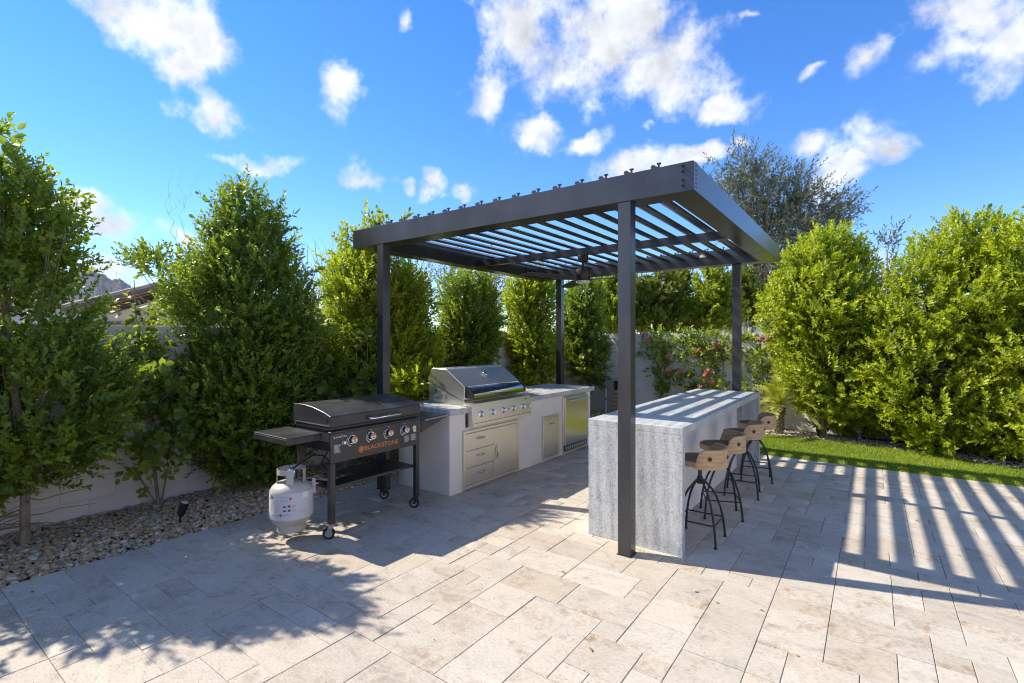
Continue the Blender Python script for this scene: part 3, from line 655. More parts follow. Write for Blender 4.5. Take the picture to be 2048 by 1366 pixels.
for aw in (134, 254, 14):
    a = radians(aw); mb = MB(); ns = 10; top = []; bot = []
    for i in range(ns + 1):
        t = i / ns; r_ = .07 + .85 * t; hw = .030 + .045 * min(1, t * 4) - .022 * max(0, t - .75) * 4 * .6
        tw = .20 * (1 - .5 * t)
        for sgn in (-1, 1):
            p = (FXc + r_ * cos(a) - sgn * hw * sin(a), FYc + r_ * sin(a) + sgn * hw * cos(a), 2.335 + sgn * hw * tw)
            top.append((p[0], p[1], p[2] + .004)); bot.append((p[0], p[1], p[2] - .004))
    k = len(top); fs = []
    for i in range(ns):
        q = 2 * i; fs += [(q, q + 1, q + 3, q + 2), (k + q, k + q + 2, k + q + 3, k + q + 1), (q, q + 2, k + q + 2, k + q), (q + 1, k + q + 1, k + q + 3, q + 3)]
    fs += [(0, k, k + 1, 1), (k - 2, k - 1, 2 * k - 1, 2 * k - 2)]
    mb.add(top + bot, fs).build('blade', M_BLACKG, fan, smooth=True)

# ------------------------------------------------------------------ kitchen island
KX, KB = -3.5, -4.28
isl = thing('kitchen_island', (-3.9, 5.3, 0), 'long warm grey stucco kitchen island with granite top along the left posts', 'kitchen island')
bod = MB(); bod.box(KB, KX - .0, 3.735, 6.86, -.003, .824)
bod.build('stucco_base', M_STUCCO, isl, bevel=.006)
MB().box(KB - .03, KX + .025, 3.715, 4.035, .826, .886).build('countertop', M_GRANITE, isl, bevel=.003)
MB().box(KB - .03, KX + .025, 5.095, 6.95, .826, .886).build('countertop', M_GRANITE, isl, bevel=.003)
MB().box(KB - .03, -4.165, 4.0355, 5.0945, .826, .886).build('countertop', M_GRANITE, isl, bevel=.003)

# built-in grill
gr = thing('built_in_grill', (-3.8, 4.56, .826), 'stainless steel built-in gas grill with sloped hood and five knobs on the island', 'grill')
GY0, GY1 = 4.055, 5.075
MB().box(-4.14, -3.56, GY0, GY1, .70, .90).build('fire_box', M_STEEL, gr)
hood = MB().prism([(-3.585, .945), (-3.578, 1.088), (-3.60, 1.105), (-3.843, 1.268), (-3.86, 1.275), (-4.06, 1.280), (-4.085, 1.268), (-4.138, 1.168), (-4.13, 1.15), (-3.60, .935)], GY0 - .003, GY1 + .003, 'y')
hood_o = hood.build('hood', M_STEEL, gr, bevel=.004)
MB().prism([(-4.125, .902), (-3.585, .902), (-3.585, .93), (-4.125, 1.145)], GY0 + .004, GY1 - .004, 'y').build('side_panel', M_STEEL, gr)
hp = [(-3.578, 1.092), (-3.545, 1.080), (-3.515, 1.058), (-3.492, 1.028), (-3.478, .995), (-3.475, .968), (-3.50, .962), (-3.575, .965)]
MB().prism(hp, GY0 + .035, GY1 - .03, 'y').build('hood_lip', M_STEELP, hood_o, smooth=True)
for yy in (GY0 + .012, GY1 - .029):
    MB().prism([(p[0] + .004, p[1] + .003) for p in hp], yy, yy + .0225, 'y').build('lip_end_cap', M_BLACK, hood_o)
for s_ in (0, 1):
    yy = GY0 - .0035 if s_ == 0 else GY1 + .0035
    MB().tube([(-4.145, yy, 1.150), (-3.60, yy, .936)], .0045, 6).build('edge_trim', M_STEELP, hood_o)
    mb = MB().lathe([(0, -.003), (.052, -.003), (.052, .003), (0, .003)], (-3.98, yy + (.0045 if s_ == 0 else -.0045), .985), 'y', 20)
    mb.build('vent_hole', M_INK, gr)
MB().tube([(-4.04, GY0 - .012, .99), (-4.0, GY0 - .018, .965), (-3.94, GY0 - .018, .97), (-3.90, GY0 - .010, 1.02)], .005, 6).build('side_hook', M_CHROME, gr, smooth=True)
# gauge on the sloped face
nx, nz = .55, .835; gc = Vector((-3.735, 4.60, 1.203)); gm = MB()
for (r1, h1, r2, h2) in ((.034, .0, .034, .012), (.034, .012, .026, .016), (.026, .016, 0, .014)):
    vs = []; nn = 20
    for (rr, hh) in ((r1, h1), (r2, h2)):
        for j in range(nn):
            a = 2 * pi * j / nn; u = Vector((0, 1, 0)); w_ = Vector((-nz, 0, nx))
            vs.append(gc + (u * cos(a) + w_ * sin(a)) * rr + Vector((nx, 0, nz)) * hh)
    gm.add(vs, [(j, (j + 1) % nn, nn + (j + 1) % nn, nn + j) for j in range(nn)])
gm.build('temperature_gauge', M_CHROME, hood_o, smooth=True)
pan = MB().prism([(-3.545, .925), (-3.432, .918), (-3.418, .715), (-3.418, .672), (-3.50, .672), (-3.545, .70)], 4.00, 5.11, 'y')
pan_o = pan.build('control_panel', M_STEEL, gr, bevel=.006, segs=2)
MB().box(-3.42, -3.4155, 4.004, 5.106, .708, .7125).build('panel_seam', M_INK, pan_o)
MB().box(-3.56, -3.50, 3.975, 3.999, .665, .90).build('side_trim', M_STEEL, gr)
def knob(parent, y, z, x, r_, name='knob', m=M_CHROME, lean=.17):
    k_ = MB().lathe([(0, .0), (r_ * 1.28, .0), (r_ * 1.28, .006), (r_ * 1.02, .010), (r_ * .98, .030), (r_ * .82, .036), (0, .036)], (x, y, z), 'x', 20)
    k_o = k_.build(name, m, parent, smooth=True)
    MB().box(x + .0362, x + .043, y - r_ * .16, y + r_ * .16, z - r_ * .8, z + r_ * .8).build('grip', m, k_o, bevel=.002)
    return k_o
for y in (4.145, 4.345, 4.545, 4.735, 4.93): knob(pan_o, y, .80, -3.4255, .027)
for y in (4.635, 5.03): knob(pan_o, y, .80, -3.4255, .013, 'small_knob')
for dx_, w_ in ((0, .010), (.016, .016), (.036, .012), (.052, .006)): MB().box(-3.432, -3.4285, 4.97 + dx_, 4.97 + dx_ + w_, .878, .890).build('badge', M_INK, pan_o)

# drawer and door unit
def rim(mb, y0, y1, z0, z1, w, x0, x1):
    mb.box(x0, x1, y0, y0 + w, z0, z1); mb.box(x0, x1, y1 - w, y1, z0, z1); mb.box(x0, x1, y0 + w, y1 - w, z0, z0 + w); mb.box(x0, x1, y0 + w, y1 - w, z1 - w, z1)
dd = thing('drawer_and_door_unit', (KX, 4.42, .015), 'stainless steel built-in unit with three drawers and one door below the grill', 'cabinet')
mb = MB(); rim(mb, 3.924, 4.925, .015, .636, .032, KX + .001, KX + .026); mb.build('frame', M_STEEL, dd, bevel=.007, segs=2)
MB().box(KX + .001, KX + .006, 3.957, 4.892, .048, .603).build('recess', M_INK, dd)
def oval_pull(parent, y, z, l, vert=False, x=KX + .02):
    pts = []
    for i in range(9):
        t = -1 + 2 * i / 8; o_ = .022 * (1 - t * t)
        pts.append((x + o_, y, z + t * l) if vert else (x + o_, y + t * l, z))
    mbp = MB().tube(pts, [.003 + .007 * (1 - (-1 + 2 * i / 8) ** 2) for i in range(9)], 8)
    return mbp.build('handle', M_STEELP, parent, smooth=True)
for i in range(3):
    z0 = .050 + i * .1845
    d_ = MB().box(KX + .007, KX + .021, 3.960, 4.440, z0, z0 + .181).build('drawer', M_STEEL, dd, bevel=.002); oval_pull(d_, 4.205, z0 + .112, .085)
d_ = MB().box(KX + .007, KX + .021, 4.4445, 4.889, .050, .600).build('door', M_STEEL, dd, bevel=.002); oval_pull(d_, 4.485, .33, .085, True)
# narrow drawer
nd = thing('pull_out_bin', (KX, 5.685, .035), 'narrow stainless pull-out panel between the door unit and the fridge', 'cabinet')
mb = MB(); rim(mb, 5.48, 5.892, .035, .594, .028, KX + .001, KX + .024); mb.build('frame', M_STEEL, nd, bevel=.007, segs=2)
d_ = MB().box(KX + .001, KX + .018, 5.511, 5.861, .066, .563).build('panel', M_STEEL, nd, bevel=.002)
MB().prism([(5.62, .468), (5.65, .484), (5.70, .489), (5.75, .484), (5.78, .468), (5.74, .477), (5.70, .479), (5.66, .477)], KX + .0175, KX + .0215, 'x').build('finger_slot', M_INK, d_)
for y in (5.585, 5.755):
    for z in (.115, .14, .165): MB().lathe([(0, 0), (.0055, 0), (.0055, .003), (0, .003)], (KX + .0165, y, z), 'x', 8).build('vent_dot', M_WHITE, d_)
# fridge
fr = thing('outdoor_fridge', (KX, 6.36, .02), 'stainless under-counter fridge with bar handle at the far end of the island', 'fridge')
mb = MB(); rim(mb, 6.005, 6.715, .022, .822, .022, KX + .001, KX + .018); mb.build('frame', M_STEEL, fr, bevel=.004)
d_ = MB().box(KX + .001, KX + .045, 6.032, 6.688, .125, .795).build('door', M_STEELB, fr, bevel=.004)
MB().tube([(KX + .085, 6.09, .748), (KX + .085, 6.66, .748)], .011, 10).build('handle', M_STEEL, d_, smooth=True)
for y in (6.13, 6.62): MB().tube([(KX + .044, y, .748), (KX + .085, y, .748)], .006, 8).build('handle_mount', M_STEEL, d_)
gl = MB().box(KX + .001, KX + .03, 6.032, 6.688, .046, .118).build('vent_grille', M_INK, fr)
for i in range(11): MB().box(KX + .0305, KX + .034, 6.05 + i * .057, 6.05 + i * .057 + .036, .058, .108).build('vent_slat', M_STEEL, gl)

# ------------------------------------------------------------------ bar
BX0, BX1, BY0, BY1, BZ = -1.90, -1.13, 3.69, 6.78, .952
bar = thing('bar_counter', ((BX0 + BX1) / 2, (BY0 + BY1) / 2, 0), 'grey white granite waterfall bar counter with stools on its right side', 'bar counter')
MB().box(BX0, BX1, BY0, BY1, BZ - .056, BZ).build('top_slab', M_GRANITE, bar, bevel=.003)
MB().box(BX0, BX1, BY0, BY0 + .056, 0, BZ - .0565).build('waterfall_slab', M_GRANITE, bar, bevel=.002)
MB().box(BX0, BX1, BY1 - .056, BY1, 0, BZ - .0565).build('waterfall_slab', M_GRANITE, bar, bevel=.002)
MB().box(BX0 + .03, -1.385, BY0 + .058, BY1 - .058, 0, BZ - .058).build('stucco_base', M_STUCCO, bar)

# ------------------------------------------------------------------ stools
def make_stool(x, y):
    t = thing('bar_stool', (x, y, 0), 's', 'bar stool', 'bar stools along the counter')
    R_ = .185; mb = MB(); n = 32
    mb.lathe([(0, .606), (R_ - .006, .606), (R_, .612), (R_, .646), (R_ - .006, .652)], (x, y, 0), 'z', n, mi=0)
    mb.lathe([(R_ - .006, .652), (0, .652)], (x, y, 0), 'z', n, mi=1)
    mb.build('seat', [M_WOOD, M_WOODT], t, smooth=True)
    # curved back band, its far side away from the bar (+x)
    bm_ = MB(); seg = 26; vs = []; A0, A1 = radians(-84), radians(84); ri, ro = R_ + .002, R_ + .024
    for i in range(seg + 1):
        u = i / seg; a = A0 + (A1 - A0) * u; e = min(u, 1 - u) * (A1 - A0) * ro
        f = min(1, e / .085); top = .652 + (.752 - .652) * sqrt(max(0, 1 - (1 - f) ** 2)); 
        for (r_, z_) in ((ri, .600), (ro, .600), (ro, top - .004), (ro - .004, top), (ri + .004, top), (ri, top - .004)):
            vs.append((x + r_ * cos(a), y + r_ * sin(a), z_))
    fs = [(i * 6 + j, i * 6 + (j + 1) % 6, (i + 1) * 6 + (j + 1) % 6, (i + 1) * 6 + j) for i in range(seg) for j in range(6)] + [(0, 1, 2, 3, 4, 5), tuple(seg * 6 + j for j in range(6))[::-1]]
    bo = bm_.add(vs, fs).build('backrest', M_WOOD, t, smooth=True)
    for a in (radians(-55), radians(0), radians(55)):
        c = Vector((x + ro * cos(a), y + ro * sin(a), .685)); d = Vector((cos(a), sin(a), 0)); u = Vector((-sin(a), cos(a), 0)); w_ = Vector((0, 0, 1)); nn = 14; vs = []
        for (rr, hh) in ((.017, -.004), (.017, .003), (.010, .003), (.010, .0065), (.0, .0075)):
            for j in range(nn): q = 2 * pi * j / nn; vs.append(c + d * hh + (u * cos(q) + w_ * sin(q)) * rr)
        MB().add(vs, [(k_ * nn + j, k_ * nn + (j + 1) % nn, (k_ + 1) * nn + (j + 1) % nn, (k_ + 1) * nn + j) for k_ in range(4) for j in range(nn)]).build('bolt', M_BLACK, bo)
    MB().lathe([(0, .604), (.055, .604), (.055, .598), (.016, .596), (.016, .50), (.024, .50), (.024, .445), (0, .445)], (x, y, 0), 'z', 16).build('screw_stem', M_BLACK, t, smooth=True)
    for sx in (-1, 1):
        for sy in (-1, 1):
            pts = []
            for (h, k_) in ((.475, .12), (.455, .22), (.40, .46), (.33, .66), (.24, .82), (.15, .92), (.07, .97), (0.0, 1.0)): pts.append((x + sx * .157 * k_, y + sy * .15 * k_, h))
            lg = MB().tube(pts, .0092, 8); lg.lathe([(0, 0), (.015, 0), (.014, .008), (0, .009)], (pts[-1][0], pts[-1][1], 0), 'z', 10)
            lg.build('leg', M_BLACK, t, smooth=True)
    a, b = .157 * .91, .15 * .91
    for p, q in (((-a, -b), (a, -b)), ((a, -b), (a, b)), ((a, b), (-a, b)), ((-a, b), (-a, -b))):
        MB().tube([(x + p[0], y + p[1], .165), (x + q[0], y + q[1], .165)], .006, 6).build('stretcher', M_BLACK, t)
    return t
st0 = make_stool(-1.128, 4.135)
SL = ['wooden bar stool nearest the camera, first from the near post', 'second bar stool from the near post, tucked at the granite bar', 'third bar stool from the near post, with curved wooden back', 'farthest bar stool, beside the far granite slab near the palm']
for i, (x, y, rz) in enumerate(((-1.128, 4.135, 0), (-1.125, 4.805, .38), (-1.10, 5.59, .12), (-1.09, 6.28, .22))):
    o = st0 if i == 0 else copy_tree(st0)
    o.location = (x, y, 0); o.rotation_euler.z = rz; o['label'] = SL[i]
# ------------------------------------------------------------------ griddle
gd = thing('flat_top_griddle', (-3.76, 2.84, 0), 'black four-burner flat top griddle cart with orange lettering in front of the island', 'griddle')
QX, QB, Q0, Q1 = -3.5, -4.03, 2.355, 3.32
fp = MB().box(QX - .014, QX, Q0, Q1, .608, .846).build('front_panel', M_BLACKG, gd, bevel=.002)
MB().box(QX - .03, QX + .004, Q0 - .004, Q1 + .004, .848, .862).build('top_rail', M_BLACKG, gd, bevel=.002)
MB().box(QB + .02, QX - .035, Q0 + .012, Q1 - .012, .70, .872).build('burner_box', M_RUBBER, gd)
MB().box(QB + .005, QX - .022, Q0 + .004, Q1 - .002, .872, .893).build('griddle_plate', M_BLACK, gd, bevel=.003)
lp = [(QX - .006, .897), (QX - .002, .978), (QX - .010, .986), (QX - .10, 1.014), (QX - .25, 1.044), (QX - .36, 1.056), (QX - .46, 1.058), (QX - .535, 1.052), (QX - .545, 1.04), (QX - .545, .895)]
lid = MB().prism(lp, Q0 + .003, Q1 + .010, 'y').build('lid', M_BLACKG, gd, bevel=.003)
for yy in (Q0 - .0005, Q1 + .0115):
    s_ = [(QX - .05, .925), (QX - .05, .968), (QX - .11, .99), (QX - .26, 1.018), (QX - .50, 1.030), (QX - .515, .925)]
    MB().prism(s_, yy, yy + .002, 'y').build('lid_side_panel', M_BLACKG, lid)
    MB().box(QX - .52, QX - .02, yy - .003, yy + .003, .905, .911).build('lid_edge', M_ZINC, lid)
hy0, hy1 = 2.715, 3.055
MB().tube([(QX, hy0, .930), (QX + .035, hy0 + .005, .930), (QX + .045, hy0 + .025, .930), (QX + .045, hy1 - .025, .932), (QX + .035, hy1 - .005, .932), (QX, hy1, .932)], .010, 10).build('lid_handle', M_CHROME, lid, smooth=True)
for i, y in enumerate((2.556, 2.748, 2.938, 3.127)):
    z = .774
    kb = MB().lathe([(0, 0), (.041, 0), (.041, .004), (.036, .010), (0, .010)], (QX, y, z), 'x', 24).build('knob', M_STEELP, fp, smooth=True)
    MB().lathe([(.030, .010), (.030, .026), (.028, .032), (0, .032)], (QX, y, z), 'x', 24).build('knob_body', M_RUBBER, kb, smooth=True)
    MB().lathe([(.027, .0322), (.026, .040), (0, .041)], (QX, y, z), 'x', 24).build('knob_face', M_WHITE, kb, smooth=True)
    MB().lathe([(0, .0414), (.0262, .0414), (.0262, .0422), (0, .0422)], (QX, y, z), 'x', 12, a0=radians(25), a1=radians(165)).build('orange_mark', M_ORANGE, kb)
    MB().box(QX + .0413, QX + .0432, y - .010, y + .010, z - .012, z - .005).build('knob_slot', M_INK, kb)
    mb = MB()
    for j in range(12):
        a0_ = radians(150 + j * 9); a1_ = a0_ + radians(6.5); r0_, r1_ = .048, .052 + .0015 * j * .3
        mb.add([(QX + .0012, y + r_ * cos(a), z + r_ * sin(a)) for (r_, a) in ((r0_, a0_), (r1_, a0_), (r1_, a1_), (r0_, a1_))], [(0, 1, 2, 3)])
    mb.build('dial_scale', M_WHITE, fp)
    MB().box(QX + .0006, QX + .0014, y - .0025, y + .0025, z + .049, z + .056).build('off_mark', M_WHITE, fp)
ig = MB().lathe([(0, 0), (.018, 0), (.018, .006), (.013, .010), (.013, .022), (0, .024)], (QX, 2.475, .762), 'x', 16).build('igniter_button', M_STEELP, fp, smooth=True)
bo_ = MB().lathe([(0, 0), (.022, 0), (.022, .006), (0, .008)], (QX, 3.245, .772), 'x', 14); bo_.box(QX + .006, QX + .012, 3.228, 3.262, .738, .752); bo_.tube([(QX + .004, 3.225, .765), (QX + .022, 3.245, .775), (QX + .008, 3.272, .765)], .003, 5); bo_.build('bottle_opener', M_STEEL, fp)
def lettering(name, txt, size, m, parent, origin, sx=1.0, space=1.0):
    cu = bpy.data.curves.new(name, 'FONT'); cu.body = txt; cu.size = size; cu.extrude = .0004; cu.space_character = space; cu.align_x = 'LEFT'; cu.resolution_u = 3
    to = bpy.data.objects.new(name, cu); col.objects.link(to); bpy.context.view_layer.update()
    me = bpy.data.meshes.new_from_object(to.evaluated_get(bpy.context.evaluated_depsgraph_get())); bpy.data.objects.remove(to)
    o0 = parent['_o']; R = Matrix(((0, 0, 1, origin[0] - o0[0]), (sx, 0, 0, origin[1] - o0[1]), (0, 1, 0, origin[2] - o0[2]), (0, 0, 0, 1)))
    me.transform(R); me.materials.clear(); me.materials.append(m); ob = bpy.data.objects.new(name, me); col.objects.link(ob); ob.parent = parent; ob['_o'] = o0
    return ob
def fit(ob, y0, y1):
    ys = [v.co.y for v in ob.data.vertices]; a, b = min(ys), max(ys); o0 = ob['_o'][1]
    for v in ob.data.vertices: v.co.y = (y0 - o0) + (v.co.y - a) * (y1 - y0) / (b - a)
fit(lettering('lettering', 'BLACKSTONE', .052, M_ORANGE, fp, (QX + .0010, 2.68, .662)), 2.682, 3.052)
em = MB()
for r0_, r1_ in ((.0, .011), (.015, .020), (.024, .0275)):
    if r0_ == 0: em.lathe([(0, .0012), (r1_, .0012)], (QX, 2.648, .676), 'x', 18)
    else: em.lathe([(r0_, .0012), (r1_, .0012)], (QX, 2.648, .676), 'x', 20)
em.build('emblem', M_ORANGE, fp)
fit(lettering('lettering', 'BLACKSTONE', .020, M_WHITE, fp, (QX + .0010, 2.385, .806)), 2.382, 2.505)
MB().add([(QX + .0012, 2.452, .824), (QX + .0012, 2.462, .824), (QX + .0012, 2.457, .838)], [(0, 1, 2)]).build('flame_mark', M_ORANGE, fp)
for (y0, z0, n_) in ((2.385, .688, 8), (3.125, .655, 7), (3.205, .660, 7)):
    mb = MB(); rr = random.Random(int(y0 * 1000))
    for i in range(n_): mb.add([(QX + .0011, y0, z0 + i * .0085), (QX + .0011, y0 + rr.uniform(.035, .075), z0 + i * .0085), (QX + .0011, y0 + rr.uniform(.035, .075), z0 + i * .0085 + .0055), (QX + .0011, y0, z0 + i * .0085 + .0055)], [(0, 1, 2, 3)])
    mb.build('warning_print', M_GREYINK, fp)
def shelf(y0, y1, x0, x1, name):
    mb = MB(); mb.box(x0, x1, y0, y1, .838, .850); mb.box(x1 - .012, x1, y0, y1, .795, .8379); mb.box(x0, x0 + .012, y0, y1, .795, .8379)
    mb.box(x0 + .0121, x1 - .0121, y0, y0 + .012, .795, .8379); s = mb.build(name, M_BLACKG, gd, bevel=.002); return s
sl = shelf(2.045, 2.345, -4.10, -3.60, 'side_shelf')
for (yy, zz) in ((2.11, .818), (2.11, .806), (2.28, .820), (2.28, .808)): MB().lathe([(0, 0), (.004, 0), (.004, .002), (0, .002)], (-3.60, yy, zz), 'x', 8).build('screw', M_RUBBER, sl)
mb = MB(); mb.box(-4.10, -3.505, 3.345, 3.69, .836, .848); mb.prism([(3.345, .8355), (3.69, .8355), (3.69, .82), (3.345, .715)], -3.520, -3.505, 'x'); mb.box(-4.10, -3.5205, 3.678, 3.69, .812, .8355)
sr = mb.build('side_shelf', M_BLACKG, gd, bevel=.002)
MB().tube([(-3.485, 3.365, .828), (-3.485, 3.685, .838)], .007, 8).build('towel_bar', M_ZINC, sr, smooth=True)
MB().box(QB + .06, QX - .05, Q0 + .03, Q1 - .03, .385, .408).build('bottom_shelf', M_BLACKG, gd, bevel=.002)
for (x, y, nm) in ((QX - .024, Q0 + .023, 'f'), (QX - .024, Q1 - .023, 'f'), (QB + .07, Q0 + .023, 'r'), (QB + .07, Q1 - .023, 'r')):
    lg = MB().box(x - .0225, x + .0225, y - .0225, y + .0225, .125, .607 if nm == 'f' else .84).build('leg', M_BLACKG, gd, bevel=.002)
    cs = MB(); fm = M_ZINC if (nm == 'f' and y < 2.5) else M_BLACK; yaw = .85 if y < 2.5 else .6; d = Vector((cos(yaw), sin(yaw), 0)); nn = Vector((-sin(yaw), cos(yaw), 0)); wc = Vector((x, y, .048)) + d * -.020
    cs.box(x - .024, x + .024, y - .024, y + .024, .117, .1245)
    for s_ in (-1, 1):
        q = [Vector((x, y, .117)) - d * .022, Vector((x, y, .117)) + d * .022, wc + d * .012 + Vector((0, 0, -.006)), wc - d * .014 + Vector((0, 0, -.006))]
        q = [p + nn * (.0185 * s_) for p in q]; q2 = [p + nn * (.003 * s_) for p in q]
        cs.add(q + q2, [(0, 1, 2, 3), (7, 6, 5, 4), (0, 4, 5, 1), (1, 5, 6, 2), (2, 6, 7, 3), (3, 7, 4, 0)])
    co = cs.build('caster', fm, lg)
    def disc(prof):
        vs = []; k_ = len(prof); ns = 24
        for j in range(ns):
            a = 2 * pi * j / ns
            for r_, h in prof: vs.append(wc + d * (r_ * cos(a)) + Vector((0, 0, r_ * sin(a))) + nn * h)
        return MB().add(vs, [(j * k_ + i, ((j + 1) % ns) * k_ + i, ((j + 1) % ns) * k_ + i + 1, j * k_ + i + 1) for j in range(ns) for i in range(k_ - 1)])
    disc([(.030, -.013), (.044, -.014), (.048, -.008), (.048, .008), (.044, .014), (.030, .013)]).build('tyre', M_RUBBER, co, smooth=True)
    disc([(0, -.012), (.008, -.014), (.012, -.010), (.0305, -.012), (.0305, .012), (.012, .010), (.008, .014), (0, .012)]).build('rim', M_ZINC, co, smooth=True)
for y0_, z0_ in ((2.42, .64), (2.44, .66)): pass
hs_ = MB().tube([(-3.80, 2.20, .555), (-3.80, 2.30, .60), (-3.82, 2.40, .63), (-3.86, 2.52, .60), (-3.84, 2.60, .52), (-3.80, 2.52, .48), (-3.78, 2.45, .55), (-3.75, 2.50, .66), (-3.72, 2.62, .72)], .006, 7).build('gas_hose', M_RUBBER, gd, smooth=True)

# ------------------------------------------------------------------ propane tank, hung from the griddle
TX, TY, TZ = -3.775, 2.185, .085
tk = thing('propane_tank', (TX, TY, TZ), 'white grey propane tank with printed label hanging under the left griddle shelf', 'propane tank')
Rt = .162; prof = [(0, .045), (.06, .042), (.11, .052), (.142, .078), (.158, .112), (Rt, .145), (Rt, .300), (.158, .328), (.144, .354), (.115, .377), (.07, .390), (0, .395)]
MB().lathe([(r_, h + TZ) for r_, h in prof], (TX, TY, 0), 'z', 40).build('body', M_TANK, tk, smooth=True)
MB().lathe([(.108, TZ + .0), (.108, TZ + .056), (.104, TZ + .056), (.104, TZ), (.108, TZ)], (TX, TY, 0), 'z', 36).build('foot_ring', M_TANK, tk, smooth=True)
# collar: ring on uprights with hand holes
cl = MB()
def arc(mb, r_, a0_, a1_, z0, z1, th=.004, n=10): 
    mb.lathe([(r_, z0), (r_, z1), (r_ - th, z1), (r_ - th, z0), (r_, z0)], (TX, TY, 0), 'z', n, radians(a0_), radians(a1_))
arc(cl, .108, 20, 340, TZ + .450, TZ + .490, n=40)
for a in (36, 150, 240, 322): arc(cl, .1079, a - 15, a + 15, TZ + .350, TZ + .451, n=6)
cl.build('collar', M_TANK, tk, smooth=True)
vv = MB().lathe([(.016, TZ + .415), (.016, TZ + .45), (.022, TZ + .455), (.022, TZ + .485), (.012, TZ + .495), (.012, TZ + .51), (0, TZ + .51)], (TX, TY, 0), 'z', 14).build('valve', M_ZINC, tk, smooth=True)
dirc = Vector((.80, -.60, 0)); c0 = Vector((TX, TY, TZ + .465)); mb = MB(); vs = []; nn = 20; u = Vector((.60, .80, 0)); w_ = Vector((0, 0, 1)); pr = [(.012, .01), (.012, .045), (.030, .050), (.032, .066), (.024, .072), (.016, .070), (.012, .074), (0, .076)]
for (rr, hh) in pr:
    for j in range(nn): q = 2 * pi * j / nn; vs.append(c0 + dirc * hh + (u * cos(q) + w_ * sin(q)) * rr)
mb.add(vs, [(k_ * nn + j, k_ * nn + (j + 1) % nn, (k_ + 1) * nn + (j + 1) % nn, (k_ + 1) * nn + j) for k_ in range(len(pr) - 1) for j in range(nn)]); mb.build('regulator', M_CHROME, vv, smooth=True)
A0d, A1d = -150, 60
lb = MB().lathe([(Rt + .0012, TZ + .118), (Rt + .0015, TZ + .20), (Rt + .0015, TZ + .325)], (TX, TY, 0), 'z', 40, radians(A0d), radians(A1d)).build('label_wrap', M_LABEL, tk, smooth=True)
def decal(a_c, z_c, wd, ht, m, name='print', diamond=False, off=.0024):
    mb = MB(); n_ = max(1, int(wd / .012)); vs = []
    if diamond:
        pts_ = [(0, ht / 2), (wd / 2, 0), (0, -ht / 2), (-wd / 2, 0)]
        vs = [(TX + (Rt + off) * cos(radians(a_c) + s_ / Rt), TY + (Rt + off) * sin(radians(a_c) + s_ / Rt), TZ + z_c + t_) for s_, t_ in pts_]; mb.add(vs, [(0, 1, 2, 3)])
    else:
        for i in range(n_ + 1):
            a = radians(a_c) + (-wd / 2 + wd * i / n_) / Rt
            for t_ in (-ht / 2, ht / 2): vs.append((TX + (Rt + off) * cos(a), TY + (Rt + off) * sin(a), TZ + z_c + t_))
        mb.add(vs, [(2 * i, 2 * i + 2, 2 * i + 3, 2 * i + 1) for i in range(n_)])
    return mb.build(name, m, lb)
# camera sees the tank from about -30 degrees
for (a, z, w2, h2, m_) in ((-88, .296, .045, .010, M_INK), (-92, .282, .05, .006, M_INK), (-90, .308, .03, .006, M_RED), (-84, .262, .06, .006, M_PINK), (-74, .250, .10, .005, M_PINK), (-72, .243, .09, .005, M_PINK), (-72, .21, .055, .045, M_PINK), (-95, .215, .03, .05, M_PINK), (-75, .158, .09, .010, M_GREYINK),
                           (-48, .304, .06, .003, M_GREYINK), (-48, .298, .055, .003, M_GREYINK), (-47, .285, .07, .005, M_PINK), (-46, .272, .07, .006, M_GREYINK), (-48, .228, .022, .012, M_INK), (-36, .231, .018, .016, M_INK), (-48, .196, .022, .012, M_INK), (-36, .198, .018, .016, M_INK), (-44, .163, .05, .012, M_GREYINK),
                           (-1, .186, .05, .0025, M_GREYINK), (-1, .180, .05, .0025, M_GREYINK), (-1, .174, .045, .0025, M_GREYINK), (8, .30, .05, .05, M_WHITE)): decal(a, z, w2, h2, m_)
for (a, z, s_) in ((-33, .288, .026), (-59, .162, .030)): decal(a, z, s_, s_, M_RED, 'hazard_diamond', True)
for (a, z, s_) in ((-24, .228, .024), (-24, .197, .024)):
    decal(a, z, s_, s_, M_RED, 'hazard_diamond', True); decal(a, z, s_ * .8, s_ * .8, M_LABEL, 'hazard_diamond', True, .0028)
MB().box(TX + .10, TX + .145, TY + .118, TY + .1195, TZ + .28, TZ + .40).build('paper_tag', M_WHITE, tk)
MB().tube([(TX + .02, TY + .16, .70), (TX, TY + .15, .795)], .004, 6).build('hanging_hook', M_BLACK, tk)
MB().tube([(TX, TY + .08, TZ + .50), (TX, TY + .10, TZ + .56), (TX + .01, TY + .155, TZ + .60), (TX + .02, TY + .16, .70)], .004, 6).build('hanging_hook', M_BLACK, tk)

# ------------------------------------------------------------------ trees of the left hedge
ZT1 = 3.9
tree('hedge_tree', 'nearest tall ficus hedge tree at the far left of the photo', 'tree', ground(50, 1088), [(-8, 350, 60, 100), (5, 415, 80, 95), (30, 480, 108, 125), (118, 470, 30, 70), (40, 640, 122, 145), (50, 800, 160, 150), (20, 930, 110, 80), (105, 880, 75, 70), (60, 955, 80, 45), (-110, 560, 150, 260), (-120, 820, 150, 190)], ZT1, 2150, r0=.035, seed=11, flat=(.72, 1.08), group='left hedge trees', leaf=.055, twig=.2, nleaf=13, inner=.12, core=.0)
tree('hedge_tree', 'ficus hedge tree off the left edge, known by its dappled shadow on the pavers', 'tree', (-5.4, -.75, 0), [(-900, 300, 170, 200), (-900, 620, 260, 300), (-890, 950, 230, 220)], 2.6, 800, r0=.045, seed=12, flat=(.72, 1.08), group='left hedge trees', leaf=.07, twig=.2, core=.0, inner=.1)
